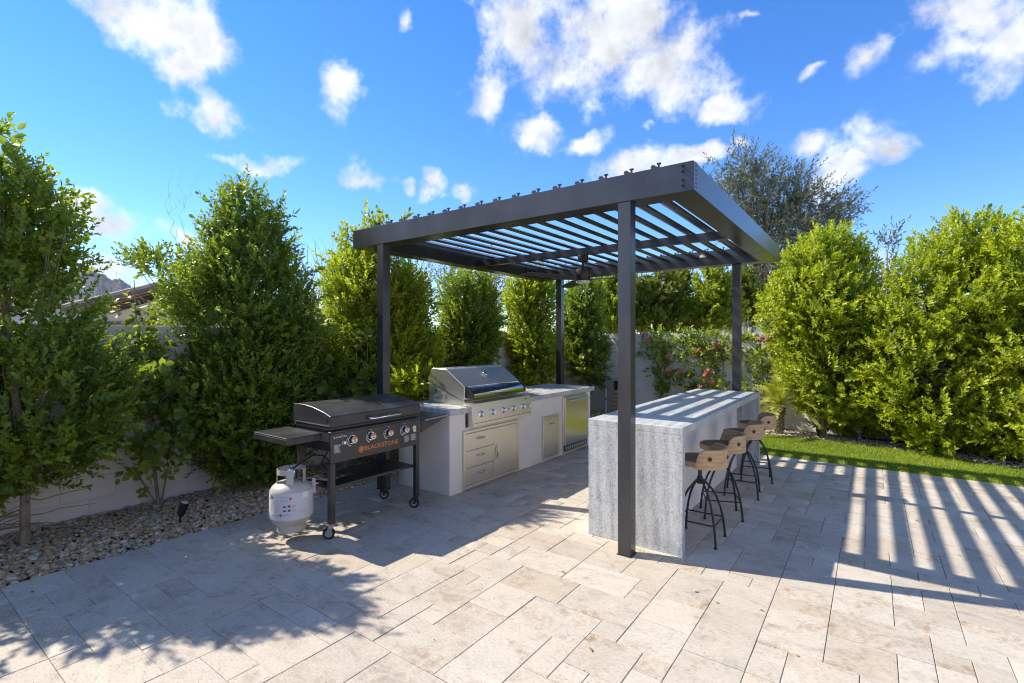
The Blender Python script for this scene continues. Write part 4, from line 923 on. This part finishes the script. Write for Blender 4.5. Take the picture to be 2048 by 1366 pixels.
tree('hedge_tree', 'large bushy ficus tree behind the griddle with a branch reaching left', 'tree', ground(512, 966), [(500, 425, 48, 62), (462, 435, 28, 58), (548, 450, 30, 52), (494, 520, 82, 85), (497, 630, 126, 125), (506, 780, 122, 135), (478, 880, 95, 75), (440, 920, 65, 48), (530, 915, 85, 52), (335, 535, 70, 38), (285, 515, 38, 24), (390, 610, 62, 55), (590, 640, 48, 70)], 5.55, 3700, r0=.05, seed=13, flat=(.78, .98), group='left hedge trees', leaf=.050, twig=.18, nleaf=13, inner=.14, core=.04)
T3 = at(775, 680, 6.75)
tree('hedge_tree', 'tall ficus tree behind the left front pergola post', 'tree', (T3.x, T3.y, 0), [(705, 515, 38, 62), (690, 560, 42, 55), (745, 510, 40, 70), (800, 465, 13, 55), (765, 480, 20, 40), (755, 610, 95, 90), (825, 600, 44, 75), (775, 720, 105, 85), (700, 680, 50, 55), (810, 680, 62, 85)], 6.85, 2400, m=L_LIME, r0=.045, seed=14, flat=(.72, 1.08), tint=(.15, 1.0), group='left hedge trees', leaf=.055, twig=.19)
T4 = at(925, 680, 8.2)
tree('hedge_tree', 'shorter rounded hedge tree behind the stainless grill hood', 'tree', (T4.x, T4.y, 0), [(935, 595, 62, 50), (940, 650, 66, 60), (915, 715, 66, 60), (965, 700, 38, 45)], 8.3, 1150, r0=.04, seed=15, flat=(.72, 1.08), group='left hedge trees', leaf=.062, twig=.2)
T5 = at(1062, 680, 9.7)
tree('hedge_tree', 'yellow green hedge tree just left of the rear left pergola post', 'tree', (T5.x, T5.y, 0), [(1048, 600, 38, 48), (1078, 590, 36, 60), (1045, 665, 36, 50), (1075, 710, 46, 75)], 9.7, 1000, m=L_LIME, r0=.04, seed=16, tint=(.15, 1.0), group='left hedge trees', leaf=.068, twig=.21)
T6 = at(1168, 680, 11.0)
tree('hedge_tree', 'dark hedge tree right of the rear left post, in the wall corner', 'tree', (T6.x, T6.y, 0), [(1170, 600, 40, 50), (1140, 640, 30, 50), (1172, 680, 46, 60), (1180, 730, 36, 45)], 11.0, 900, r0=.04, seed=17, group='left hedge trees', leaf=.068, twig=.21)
# broad-leaved sapling and shrubs between them
sp = ground(318, 1010); sap = thing('broad_leaf_sapling', tuple(sp), 'slender sapling with broad round leaves on bare stems in the gravel', 'shrub')
mb = MB()
for q, r_ in (([(318, 1010), (308, 930), (298, 830), (285, 720), (272, 630), (268, 560)], .016), ([(322, 1008), (335, 940), (352, 880), (362, 800)], .009), ([(314, 1010), (270, 940), (245, 900), (228, 850)], .008), ([(300, 850), (262, 800), (232, 740), (205, 700)], .005), ([(300, 800), (322, 730), (330, 660)], .005)):
    mb.tube([at(a, b, 4.8 + i * .02) for i, (a, b) in enumerate(q)], [r_ * (1 - .8 * i / (len(q) - 1)) + .001 for i in range(len(q))], 7)
mb.build('stems', M_BARK, sap, smooth=True)
foliage('leaves', pblobs([(278, 640, 30, 50), (290, 690, 36, 40), (250, 700, 36, 22), (295, 745, 58, 40), (300, 800, 70, 45), (355, 850, 52, 50), (245, 850, 60, 45), (315, 880, 46, 38), (300, 940, 52, 34), (360, 780, 40, 40), (210, 800, 40, 50)], 4.8), L_ROUND, sap, 400, leaf=.070, width=.88, twig=.16, nleaf=7, spread=1.35, up=.25, inner=.6, reject=.3, clip=clip_yard, seed=31, per=3, clump=.07)
v2 = at(690, 900, 6.1); shr = thing('broad_leaf_shrub', (v2.x, v2.y, 0), 'broad leaved shrub against the wall left of the pergola post', 'shrub'); mb = MB()
for k_ in range(5): mb.tube([(v2.x, v2.y, 0), tuple(at(660 + 18 * k_, 790, 6.1)), tuple(at(640 + 24 * k_, 690 - 8 * k_, 6.1))], [.012, .008, .003], 6)
mb.build('stems', M_BARK, shr, smooth=True)
foliage('leaves', pblobs([(655, 660, 42, 34), (690, 700, 50, 40), (650, 740, 40, 34), (705, 770, 48, 34), (730, 820, 40, 34), (660, 800, 40, 30)], 6.1), L_ROUND, shr, 230, leaf=.085, width=.85, twig=.16, nleaf=7, spread=1.3, up=.3, inner=.5, reject=.3, clip=clip_yard, seed=32, per=3, clump=.08)
b3 = at(823, 800, 5.95); bs = thing('lime_shrub', (b3.x, b3.y, 0), 'small bright lime green shrub behind the island left of the grill', 'shrub'); mb = MB()
for k_ in range(4): mb.tube([(b3.x, b3.y, 0), tuple(at(812 + 8 * k_, 770, 5.95))], [.01, .004], 6)
mb.build('stems', M_BARK, bs); foliage('leaves', pblobs([(823, 772, 26, 22), (812, 785, 22, 18), (838, 782, 20, 20)], 5.95), L_LIME, bs, 110, leaf=.10, width=.45, twig=.16, nleaf=9, spread=.9, inner=.5, reject=.2, tint=(.4, 1.0), seed=33, per=3, clump=.05)

# dead twigs low on the nearest tree
tw = MB(); rr = random.Random(4); bb = ground(50, 1088)
for k_ in range(26):
    a = rr.uniform(-2.2, 1.2); l = rr.uniform(.25, .6); p = Vector((bb.x, bb.y, rr.uniform(.1, .5))); pts_ = [p]
    for j in range(4):
        a += rr.uniform(-.5, .5); pts_.append(pts_[-1] + Vector((cos(a), sin(a), rr.uniform(-.35, .25))) * l / 4)
    if min(q.z for q in pts_) > 0: tw.tube(pts_, [.006, .005, .004, .003, .002], 5)
tt = [o for o in bpy.data.objects if o.name == 'hedge_tree'][0]; tw.build('bare_twigs', M_TWIG, tt, smooth=True)

# ------------------------------------------------------------------ right hedge, far hedge, olive
R1 = at(1645, 680, 8.3)
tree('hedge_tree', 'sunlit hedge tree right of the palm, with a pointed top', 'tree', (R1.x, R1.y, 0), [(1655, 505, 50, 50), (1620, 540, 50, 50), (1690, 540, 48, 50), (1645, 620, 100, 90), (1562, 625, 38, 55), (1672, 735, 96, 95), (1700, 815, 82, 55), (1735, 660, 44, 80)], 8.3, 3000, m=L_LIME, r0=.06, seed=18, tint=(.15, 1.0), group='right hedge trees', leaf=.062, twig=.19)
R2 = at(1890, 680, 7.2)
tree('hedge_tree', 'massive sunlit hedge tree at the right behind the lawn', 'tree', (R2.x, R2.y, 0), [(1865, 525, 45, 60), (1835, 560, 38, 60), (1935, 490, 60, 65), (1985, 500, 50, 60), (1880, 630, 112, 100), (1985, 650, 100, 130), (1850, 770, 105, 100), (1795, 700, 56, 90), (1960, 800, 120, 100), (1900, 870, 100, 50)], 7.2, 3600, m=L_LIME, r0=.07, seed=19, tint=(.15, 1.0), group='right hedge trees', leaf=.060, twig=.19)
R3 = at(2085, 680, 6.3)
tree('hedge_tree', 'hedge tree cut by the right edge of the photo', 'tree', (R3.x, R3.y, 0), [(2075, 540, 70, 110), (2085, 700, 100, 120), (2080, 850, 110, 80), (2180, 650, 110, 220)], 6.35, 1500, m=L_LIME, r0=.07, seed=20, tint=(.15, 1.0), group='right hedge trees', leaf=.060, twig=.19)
FH = [('yellow green hedge tree over the back wall left of the near post', (1225, 580), [(1222, 600, 34, 60), (1240, 570, 30, 40), (1215, 650, 36, 40)], 13.0, L_LIME, 500),
      ('dark hedge tree over the back wall right of the near post', (1310, 580), [(1295, 610, 36, 55), (1325, 590, 34, 55), (1310, 645, 50, 34)], 13.4, L_DARK, 800),
      ('hedge tree over the back wall below the middle of the rear beam', (1365, 580), [(1362, 590, 28, 60), (1380, 640, 34, 40), (1345, 640, 30, 40)], 14.2, L_DARK, 600),
      ('bright hedge tree over the back wall left of the rear right post', (1430, 580), [(1425, 580, 34, 60), (1412, 630, 36, 45), (1450, 620, 34, 45)], 13.2, L_LIME, 700),
      ('dark rounded hedge tree over the back wall right of the rear right post', (1505, 600), [(1500, 605, 28, 45), (1485, 580, 26, 45), (1510, 620, 22, 36)], 14.5, L_DARK, 520)]
for i, (lab, (px, py), spec, zz, m_, n_) in enumerate(FH):
    b_ = at(px, py, zz); tree('hedge_tree', lab, 'tree', (b_.x, b_.y, 0), spec, zz, n_, m=m_, r0=.07, seed=40 + i, group='hedge trees beyond the back wall', clip=None, leaf=.092, twig=.26, nleaf=12, clump=.14, extra=2)
ol = at(1560, 560, 19.0)
tree('olive_tree', 'tall airy grey green tree rising behind the pergola corner', 'tree', (ol.x, ol.y, 0), [(1478, 350, 46, 55), (1525, 350, 42, 45), (1440, 395, 48, 50), (1560, 400, 75, 60), (1640, 415, 70, 42), (1690, 415, 30, 30), (1570, 480, 90, 55), (1500, 450, 70, 60), (1530, 555, 55, 55), (1420, 350, 30, 22), (1640, 470, 60, 40)], 19.0, 900, m=L_OLIVE, r0=.20, seed=50, clip=None, leaf=.15, width=.36, twig=.6, nleaf=11, clump=.34, inner=.5, reject=.3, up=.5, extra=7, core=0)
sm = at(1775, 600, 15)
tree('olive_tree', 'small thin grey tree seen between the two right hedge trees', 'tree', (sm.x, sm.y, 0), [(1775, 500, 26, 50), (1765, 570, 40, 50)], 15, 75, m=L_OLIVE, r0=.07, seed=51, clip=None, leaf=.14, width=.34, twig=.5, nleaf=9, clump=.25, inner=.6, reject=.2, extra=5)
gt = at(915, 620, 16)
tree('dry_tree', 'pale golden dry tree beyond the wall, under the pergola roof line', 'tree', (gt.x, gt.y, 0), [(920, 545, 70, 22), (980, 570, 50, 40), (870, 560, 40, 24), (1000, 620, 30, 40)], 16, 240, m=L_GOLD, r0=.12, seed=52, clip=None, leaf=.11, width=.3, twig=.5, nleaf=9, clump=.3, inner=.6, reject=.2, extra=6)
gt = at(640, 700, 10)
tree('dry_tree', 'low straw coloured bush beyond the wall beside the bare branches', 'bush', (gt.x, gt.y, 0), [(645, 630, 40, 26), (660, 660, 40, 26)], 10, 90, m=L_GOLD, r0=.04, seed=53, clip=None, leaf=.07, width=.3, twig=.3, nleaf=9, clump=.2, inner=.6, reject=.2, extra=6)

# bare tree: curving leafless branches
def bare(base_px, z0, tips, label, r0, seed):
    b_ = at(base_px[0], base_px[1], z0); t = thing('bare_tree', (b_.x, b_.y, 0), label, 'tree'); mb = MB(); r = random.Random(seed)
    mb.tube([(b_.x, b_.y, 0), tuple(b_)], [r0 * 1.2, r0], 7)
    def br(p, e, rad, lev):
        n_ = 6; pts_ = [p]
        for i in range(1, n_ + 1):
            q = p.lerp(e, i / n_) + Vector((r.uniform(-1, 1), r.uniform(-1, 1), r.uniform(-1, 1))) * (e - p).length * .07; pts_.append(q)
        mb.tube(pts_, [rad * (1 - .75 * i / n_) for i in range(n_ + 1)], 5)
        if lev:
            for _ in range(3):
                i = r.randint(1, 5); s_ = pts_[i]; d_ = (e - p); d2 = d_ * r.uniform(.3, .55) + Vector((r.uniform(-1, 1), r.uniform(-1, 1), r.uniform(-.3, .9))) * d_.length * .35; br(s_, s_ + d2, rad * .5, lev - 1)
    for (px, py) in tips: br(b_.copy(), at(px, py, z0 + r.uniform(-.4, .4)), r0 * .6, 2)
    mb.build('branches', M_TWIG, t, smooth=True)
bare((648, 660), 9.0, [(605, 492), (645, 488), (655, 490), (590, 520), (690, 500), (625, 530), (700, 560)], 'leafless curly branched tree beyond the wall between two hedge trees', .022, 3)
bare((330, 640), 9.5, [(200, 545), (215, 590), (368, 450), (395, 470), (240, 560), (232, 610)], 'leafless thin branches in front of the neighbouring house', .014, 5)
bare((985, 640), 12.0, [(950, 545), (990, 540), (1020, 550), (1005, 575)], 'leafless tree beyond the wall left of the rear post', .03, 8)

# ------------------------------------------------------------------ palm
pb = ground(1558, 866); pl = thing('pygmy_palm', (pb.x, pb.y, 0), 'small date palm with arching yellow green fronds at the edge of the lawn', 'palm')
tm = MB().lathe([(.0, -.02), (.075, -.02), (.068, .10), (.07, .25), (.088, .36), (.08, .44), (.03, .50), (0, .5)], (pb.x, pb.y, 0), 'z', 14).build('trunk', mat('palm_trunk_fibre', (.20, .13, .07), .9, var=(.32, .22, .13), vscale=30, bump=.6, bscale=60), pl, smooth=True)
rr = random.Random(6); sc_me = None
for j in range(9):
    for i in range(8):
        a = i * 2 * pi / 8 + j * .4; h = .03 + j * .046; rad = .068 + (.022 if j > 5 else 0); p = Vector((pb.x + rad * cos(a), pb.y + rad * sin(a), h))
        if sc_me is None:
            q = MB().add([(-.004, -.026, 0), (-.004, .026, 0), (.022, .012, .036), (.022, -.012, .036), (-.004, 0, .04)], [(0, 1, 2, 3), (1, 4, 2), (0, 3, 4), (3, 2, 4)]); ob = q.build('trunk_scale', MATS['palm_trunk_fibre']); sc_me = ob.data; bpy.data.objects.remove(ob)
        o = bpy.data.objects.new('trunk_scale', sc_me); col.objects.link(o); o.parent = tm; o.location = p - Vector((pb.x, pb.y, 0)); o.rotation_euler = (0, rr.uniform(-.15, .15), a)
for k_ in range(30):
    a = k_ * 2.4 + rr.uniform(-.2, .2); el = radians(80 - k_ * 2.7); ln = rr.uniform(.62, .86) * (.85 if k_ < 6 else 1); p = Vector((pb.x, pb.y, .46)); pts_ = [p]; V = []; T = []
    d_ = Vector((cos(a) * cos(el), sin(a) * cos(el), sin(el))); ns = 16
    for i in range(ns):
        pts_.append(pts_[-1] + d_ * ln / ns); d_ = (d_ + Vector((0, 0, -.05 - .004 * i))).normalized()
    side = Vector((-sin(a), cos(a), 0)); V = []
    for i in range(3, ns + 1):
        t = (pts_[i] - pts_[i - 1]).normalized(); up_ = side.cross(t) * -1
        for s_ in (-1, 1):
            for sub in (0, .5):
                b_ = pts_[i] - t * (ln / ns) * sub; l2 = .17 * (1 - abs(i / ns - .45) * 1.1) * rr.uniform(.85, 1.1); dd_ = (side * s_ * .8 + t * .75 + up_ * rr.uniform(.0, .35)).normalized(); e = b_ + dd_ * l2 - Vector((0, 0, l2 * .12)); w_ = t * .0075
                V += [b_ - w_, b_ + w_, b_.lerp(e, .5) + w_ * 1.2, e, b_.lerp(e, .5) - w_ * 1.2]
    V = np.array([tuple(q) for q in V]); n_ = len(V) // 5; F = (np.array([[0, 1, 2, 3, 4]])[None] + (np.arange(n_) * 5)[:, None, None]).reshape(-1, 5)
    fo = mesh_np('frond', V, F, L_PALM, pl, {'tint': np.full(len(V), rr.uniform(.2, 1))})
    MB().tube(pts_, [.007 * (1 - .85 * i / ns) for i in range(ns + 1)], 5).build('frond_stem', L_PALM, fo)

# ------------------------------------------------------------------ flowering vine on the back wall
vz = 9.55
def wp(px, py, off=.12): 
    r_ = (px - CX) / FPX; z = (WALLY - off) / (r_ * SA + CA); return at(px, py, z), z
vine = thing('flowering_vine', (wp(1420, 800)[0].x, WALLY - .12, 0), 'green creeper with coral red flowers climbing the back wall behind the bar', 'vine')
vb = []
for (px, py, rx, ry) in ((1300, 690, 22, 22), (1315, 720, 18, 30), (1325, 760, 18, 26), (1362, 700, 34, 26), (1350, 745, 34, 40), (1360, 790, 44, 34), (1410, 690, 46, 22), (1395, 730, 24, 30), (1435, 740, 40, 40), (1425, 785, 48, 30), (1450, 690, 40, 18), (1505, 690, 40, 18), (1540, 690, 30, 22), (1500, 740, 26, 20), (1545, 735, 22, 30), (1500, 780, 22, 22), (1340, 672, 40, 8), (1440, 668, 60, 8)):
    c, z = wp(px, py); k_ = z / FPX; vb.append((c, rx * k_, .13, ry * k_))
foliage('leaves', vb, L_ROUND, vine, 760, leaf=.085, width=.6, twig=.18, nleaf=8, spread=1.2, up=.2, inner=.5, reject=.3, seed=61, per=4, clump=.08, tint=(.1, .95), clip=lambda p: p[:, 1] < WALLY - .01)
mb = MB(); rr = random.Random(2)
for (px, py) in ((1300, 680), (1345, 690), (1400, 680), (1450, 680), (1520, 680), (1545, 700), (1480, 690)):
    s_, _ = wp(px + rr.uniform(-20, 20), 850, .05); e, _ = wp(px, py, .06); m_ = s_.lerp(e, .5) + Vector((rr.uniform(-.2, .2), -.02, 0)); s_.z = 0; mb.tube([s_, m_, e], [.012, .009, .004], 6)
mb.build('stems', M_TWIG, vine, smooth=True)
def petals(c, rad, n_, r):
    V = []
    for _ in range(n_):
        d_ = Vector((r.gauss(0, 1), -abs(r.gauss(0, 1)), r.gauss(0, 1))).normalized(); p = c + d_ * rad * r.uniform(.5, 1); u = d_.orthogonal().normalized(); w_ = d_.cross(u); s_ = .022
        V += [p - u * s_, p + w_ * s_ * .8 + d_ * .01, p + u * s_, p - w_ * s_ * .8 + d_ * .01]
    return np.array([tuple(q) for q in V])
for (px, py) in ((1290, 670), (1296, 682), (1342, 740), (1338, 715), (1362, 742), (1412, 752), (1416, 745), (1425, 766), (1402, 776), (1428, 690), (1440, 688), (1420, 700), (1462, 698), (1398, 702), (1522, 676), (1534, 680), (1546, 672), (1380, 785)):
    c, z = wp(px, py, .26); V = petals(c, .075, 34, rr); mesh_np('flower_cluster', V, np.arange(len(V)).reshape(-1, 4), M_FLOWER, vine)

# ------------------------------------------------------------------ small garden fittings
def spot(base, label, m, size=1.0, lean=(.3, -.2)):
    t = thing('garden_spotlight', tuple(base), label, 'garden light', 'garden spotlights'); b_ = Vector(base); s_ = size
    MB().tube([b_, b_ + Vector((0, 0, .055 * s_))], .009 * s_, 8).build('stake', M_RUBBER, t)
    ax = Vector((lean[0], lean[1], 1)).normalized(); p = b_ + Vector((0, 0, .055 * s_))
    MB().tube([p, p + ax * .015 * s_, p + ax * .03 * s_, p + ax * .12 * s_, p + ax * .135 * s_], [.012 * s_, .022 * s_, .032 * s_, .036 * s_, .037 * s_], 16).build('lamp_head', m, t, smooth=True)
    MB().tube([p + ax * .1352 * s_, p + ax * .139 * s_], .030 * s_, 16).build('lens', M_LAMP, t)
spot(ground(360, 1046), 'black spotlight on a stake in the gravel left of the tank', M_RUBBER, .95, (.18, .25))
spot(ground(1636, 872), 'dark spotlight under the hedge near the palm', M_CHAR, 1.0, (.1, -.4))
wl = ground(1718, 876); gl_ = thing('globe_light', tuple(wl), 'white round garden light half hidden under the right hedge', 'garden light')
MB().lathe([(0, .0), (.012, 0), (.012, .07), (.03, .075), (.055, .095), (.065, .13), (.055, .165), (.03, .185), (0, .19)], tuple(wl), 'z', 18).build('globe', M_LAMP, gl_, smooth=True)
MB().lathe([(0, -.01), (.035, -.01), (.03, .02), (0, .022)], tuple(wl), 'z', 12).build('base', M_WHITE, gl_)
# tan pedestal and pipe by the back wall
pc = at(1241, 790, 10.75); pd = thing('tan_pump_cover', (pc.x, pc.y, 0), 'tan ribbed pump cover by the back wall, half hidden by the near post', 'pump cover'); x, y = pc.x, pc.y
mb = MB(); mb.box(x - .17, x + .17, y - .15, y + .15, .0, .10); 
for k_ in range(4): mb.box(x - .16 + .004 * (k_ % 2), x + .16 - .004 * (k_ % 2), y - .14, y + .14, .105 + k_ * .085, .185 + k_ * .085)
mb.build('ribbed_base', M_TANB, pd, bevel=.008)
MB().prism([(x - .15, .45), (x + .15, .45), (x + .15, .70), (x + .12, .76), (x - .12, .76), (x - .15, .70)], y - .13, y + .13, 'y').build('cover', M_TANB, pd, bevel=.01)
MB().box(x - .09, x + .11, y - .137, y - .128, .52, .72).build('dark_opening', M_RUBBER, pd)
pp = at(1212, 800, 10.9); wpipe = thing('white_pipe', (pp.x, pp.y, 0), 'thin white standpipe with a valve by the back wall', 'pipe')
MB().tube([(pp.x, pp.y, -.02), (pp.x, pp.y, .52)], .016, 10).build('pipe', M_WHITE, wpipe, smooth=True); MB().box(pp.x - .03, pp.x + .02, pp.y - .03, pp.y + .03, .28, .33).build('valve', M_TANB, wpipe, bevel=.005)

# ------------------------------------------------------------------ beyond the walls
hz = 17.0
def hp_(px, py, dz=0): return at(px, py, hz + dz)
ho = at(300, 700, hz); house = thing('neighbour_house', (ho.x, ho.y, 0), 'tan stucco house with clay tile roof beyond the wall at left', 'house')
fw = Vector((-SA, CA, 0)); rt = Vector((CA, SA, 0))
A_, B_, C_ = hp_(150, 640), hp_(340, 578), hp_(530, 640)
back_v = fw * 9
mb = MB(); g0, g1 = hp_(165, 648), hp_(515, 648); g0b, g1b = g0.copy(), g1.copy(); g0b.z = g1b.z = 0
pk = hp_(340, 590); pts_ = [g0b, g1b, g1, pk, g0]
mb.add(pts_ + [p + back_v for p in pts_], [(4, 3, 2, 1, 0), (5, 6, 7, 8, 9)] + [(i, (i + 1) % 5, 5 + (i + 1) % 5, 5 + i) for i in range(5)]); mb.build('wall', M_HOUSE, house)
b0, b1 = hp_(160, 652), hp_(520, 646); mb = MB(); q = fw * -.06
mb.add([b0 + q, b1 + q, b1 + q + Vector((0, 0, .12)), b0 + q + Vector((0, 0, .0)), b0, b1, b1 + Vector((0, 0, .12)), b0], [(0, 1, 2, 3)]); 
mb2 = MB(); t0 = hp_(170, 649) - fw * .08; t1 = hp_(510, 649) - fw * .08
mb2.add([t0, t1, t1 + Vector((0, 0, .10)), t0 + Vector((0, 0, .10)), t0 + fw * .07, t1 + fw * .07, t1 + fw * .07 + Vector((0, 0, .10)), t0 + fw * .07 + Vector((0, 0, .10))], [(0, 1, 2, 3), (3, 2, 6, 7), (0, 4, 5, 1), (1, 5, 6, 2), (0, 3, 7, 4)]).build('trim_band', M_FASCIA, house)
roof = thing('roof_tmp', (0, 0, 0), None, None); bpy.data.objects.remove(roof)
def slope(e0, e1, name):                                # eave point -> ridge point, tiles run down the slope, rows go back
    up_ = Vector((0, 0, .10)); mbx = MB(); o = -fw * .35; a, b = e0 + o, e1 + o; L_ = back_v + fw * .7
    mbx.add([a, b, b + L_, a + L_, a + up_, b + up_, b + L_ + up_, a + L_ + up_], [(3, 2, 1, 0), (4, 5, 6, 7), (0, 1, 5, 4), (1, 2, 6, 5), (2, 3, 7, 6), (3, 0, 4, 7)])
    ro = mbx.build(name, M_FASCIA, house)
    n_ = 26; s_ = (b - a); nrm = s_.cross(L_).normalized()
    if nrm.z < 0: nrm = -nrm
    for i in range(n_):
        c0_ = a + up_ + L_ * ((i + .5) / n_) + nrm * .02; pts2 = [c0_ + s_ * t for t in np.linspace(0, 1, 9)]
        MB().tube(pts2, [.15 + .015 * (j % 2) for j in range(9)], 7).build('tile_row', M_TILE, ro)
slope(hp_(140, 624), hp_(340, 576), 'roof'); slope(hp_(540, 624), hp_(340, 576), 'roof')
# white neighbour wall
w0, w1 = at(1408, 644, 17.5), at(1575, 636, 17.5); t = thing('white_garden_wall', (w0.x, w0.y, 0), 'white wall of the next garden seen above the back wall', 'wall')
th = fw * .2; zb = Vector((0, 0, 0)); 
def low(p): return Vector((p.x, p.y, 0))
ws = [low(w0), low(w1), w1, w0 + (w1 - w0) * .06, low(w0).lerp(w0, .93)]
MB().add(ws + [p + th for p in ws], [(0, 1, 2, 3, 4), (9, 8, 7, 6, 5)] + [(i, 5 + i, 5 + (i + 1) % 5, (i + 1) % 5) for i in range(5)]).build('wall_face', M_WHITEWALL, t)
# mountain
mt = MB(); MZ = 2600.0; ridge = [(-700, 640), (-420, 560), (-150, 590), (60, 560), (130, 545), (180, 540), (205, 548), (225, 560), (240, 556), (262, 575), (300, 606), (360, 640), (520, 660), (700, 672), (900, 690)]
vs = []
for (px, py) in ridge:
    c = at(px, py, MZ); vs += [at(px, 705, MZ - 700), at(px + 12, (py + 700) / 2 + 8, MZ - 320), c, at(px, 705, MZ + 900)]
k_ = len(ridge); mt.add(vs, [(4 * i + j, 4 * i + 4 + j, 4 * i + 5 + j, 4 * i + 1 + j) for i in range(k_ - 1) for j in range(3)])
mo = mt.build('mountain', M_ROCK)
bm = bmesh.new(); bm.from_mesh(mo.data); bmesh.ops.subdivide_edges(bm, edges=bm.edges[:], cuts=5, use_grid_fill=True, fractal=.0, seed=3)
rr = random.Random(1)
for v in bm.verts:
    if v.co.z > 10: v.co.z += rr.uniform(-2, 2); v.co += Vector((rr.uniform(-8, 8), rr.uniform(-8, 8), 0))
bm.to_mesh(mo.data); bm.free(); tag(mo, kind='structure')
# unseen house added behind and right of camera; its sunlit walls fill the shade
hs0 = thing('added_fill_house', (9.4, -1.0, 0), 'unseen cream stucco house added to bounce sunlight into the shade', 'house')
MB().box(9.2, 9.5, -9, 7.0, -.05, 3.3).build('wall', M_CREAM, hs0); MB().box(-4.5, 9.19, -7.3, -7.0, -.05, 3.3).build('wall', M_CREAM, hs0)
MB().box(9.0, 14.0, -9.5, 7.4, 3.305, 3.55).build('roof', M_TILE, hs0); MB().box(-5.0, 8.99, -12.0, -6.8, 3.305, 3.55).build('roof', M_TILE, hs0)
for y0 in (-4.5, -.5, 3.5):
    w_ = MB().box(9.16, 9.199, y0 - .9, y0 + .9, .9 if y0 else .05, 2.2).build('window', M_FASCIA, hs0); MB().box(9.145, 9.159, y0 - .82, y0 + .82, .98 if y0 else .12, 2.12).build('pane', M_GLASS, w_)
for x0 in (-2.0, 3.0):
    w_ = MB().box(x0 - 1.2, x0 + 1.2, -6.999, -6.96, .05, 2.3).build('window', M_FASCIA, hs0); MB().box(x0 - 1.1, x0 + 1.1, -6.959, -6.945, .12, 2.2).build('pane', M_GLASS, w_)
# ------------------------------------------------------------------ haze: thin desert air, only the mountain fades in it
hm = bpy.data.materials.new('thin_air'); hm.use_nodes = True; hn = hm.node_tree.nodes; hn.clear()
ho_ = hn.new('ShaderNodeOutputMaterial'); pv = hn.new('ShaderNodeVolumePrincipled'); pv.inputs['Density'].default_value = HAZE; pv.inputs['Color'].default_value = (.62, .76, 1.0, 1)
hm.node_tree.links.new(pv.outputs[0], ho_.inputs['Volume'])
tag(MB().box(-4700, 4700, -4700, 4700, -1.2, 420).build('haze', hm), kind='stuff')
for o in bpy.data.objects:
    if '_o' in o: del o['_o']
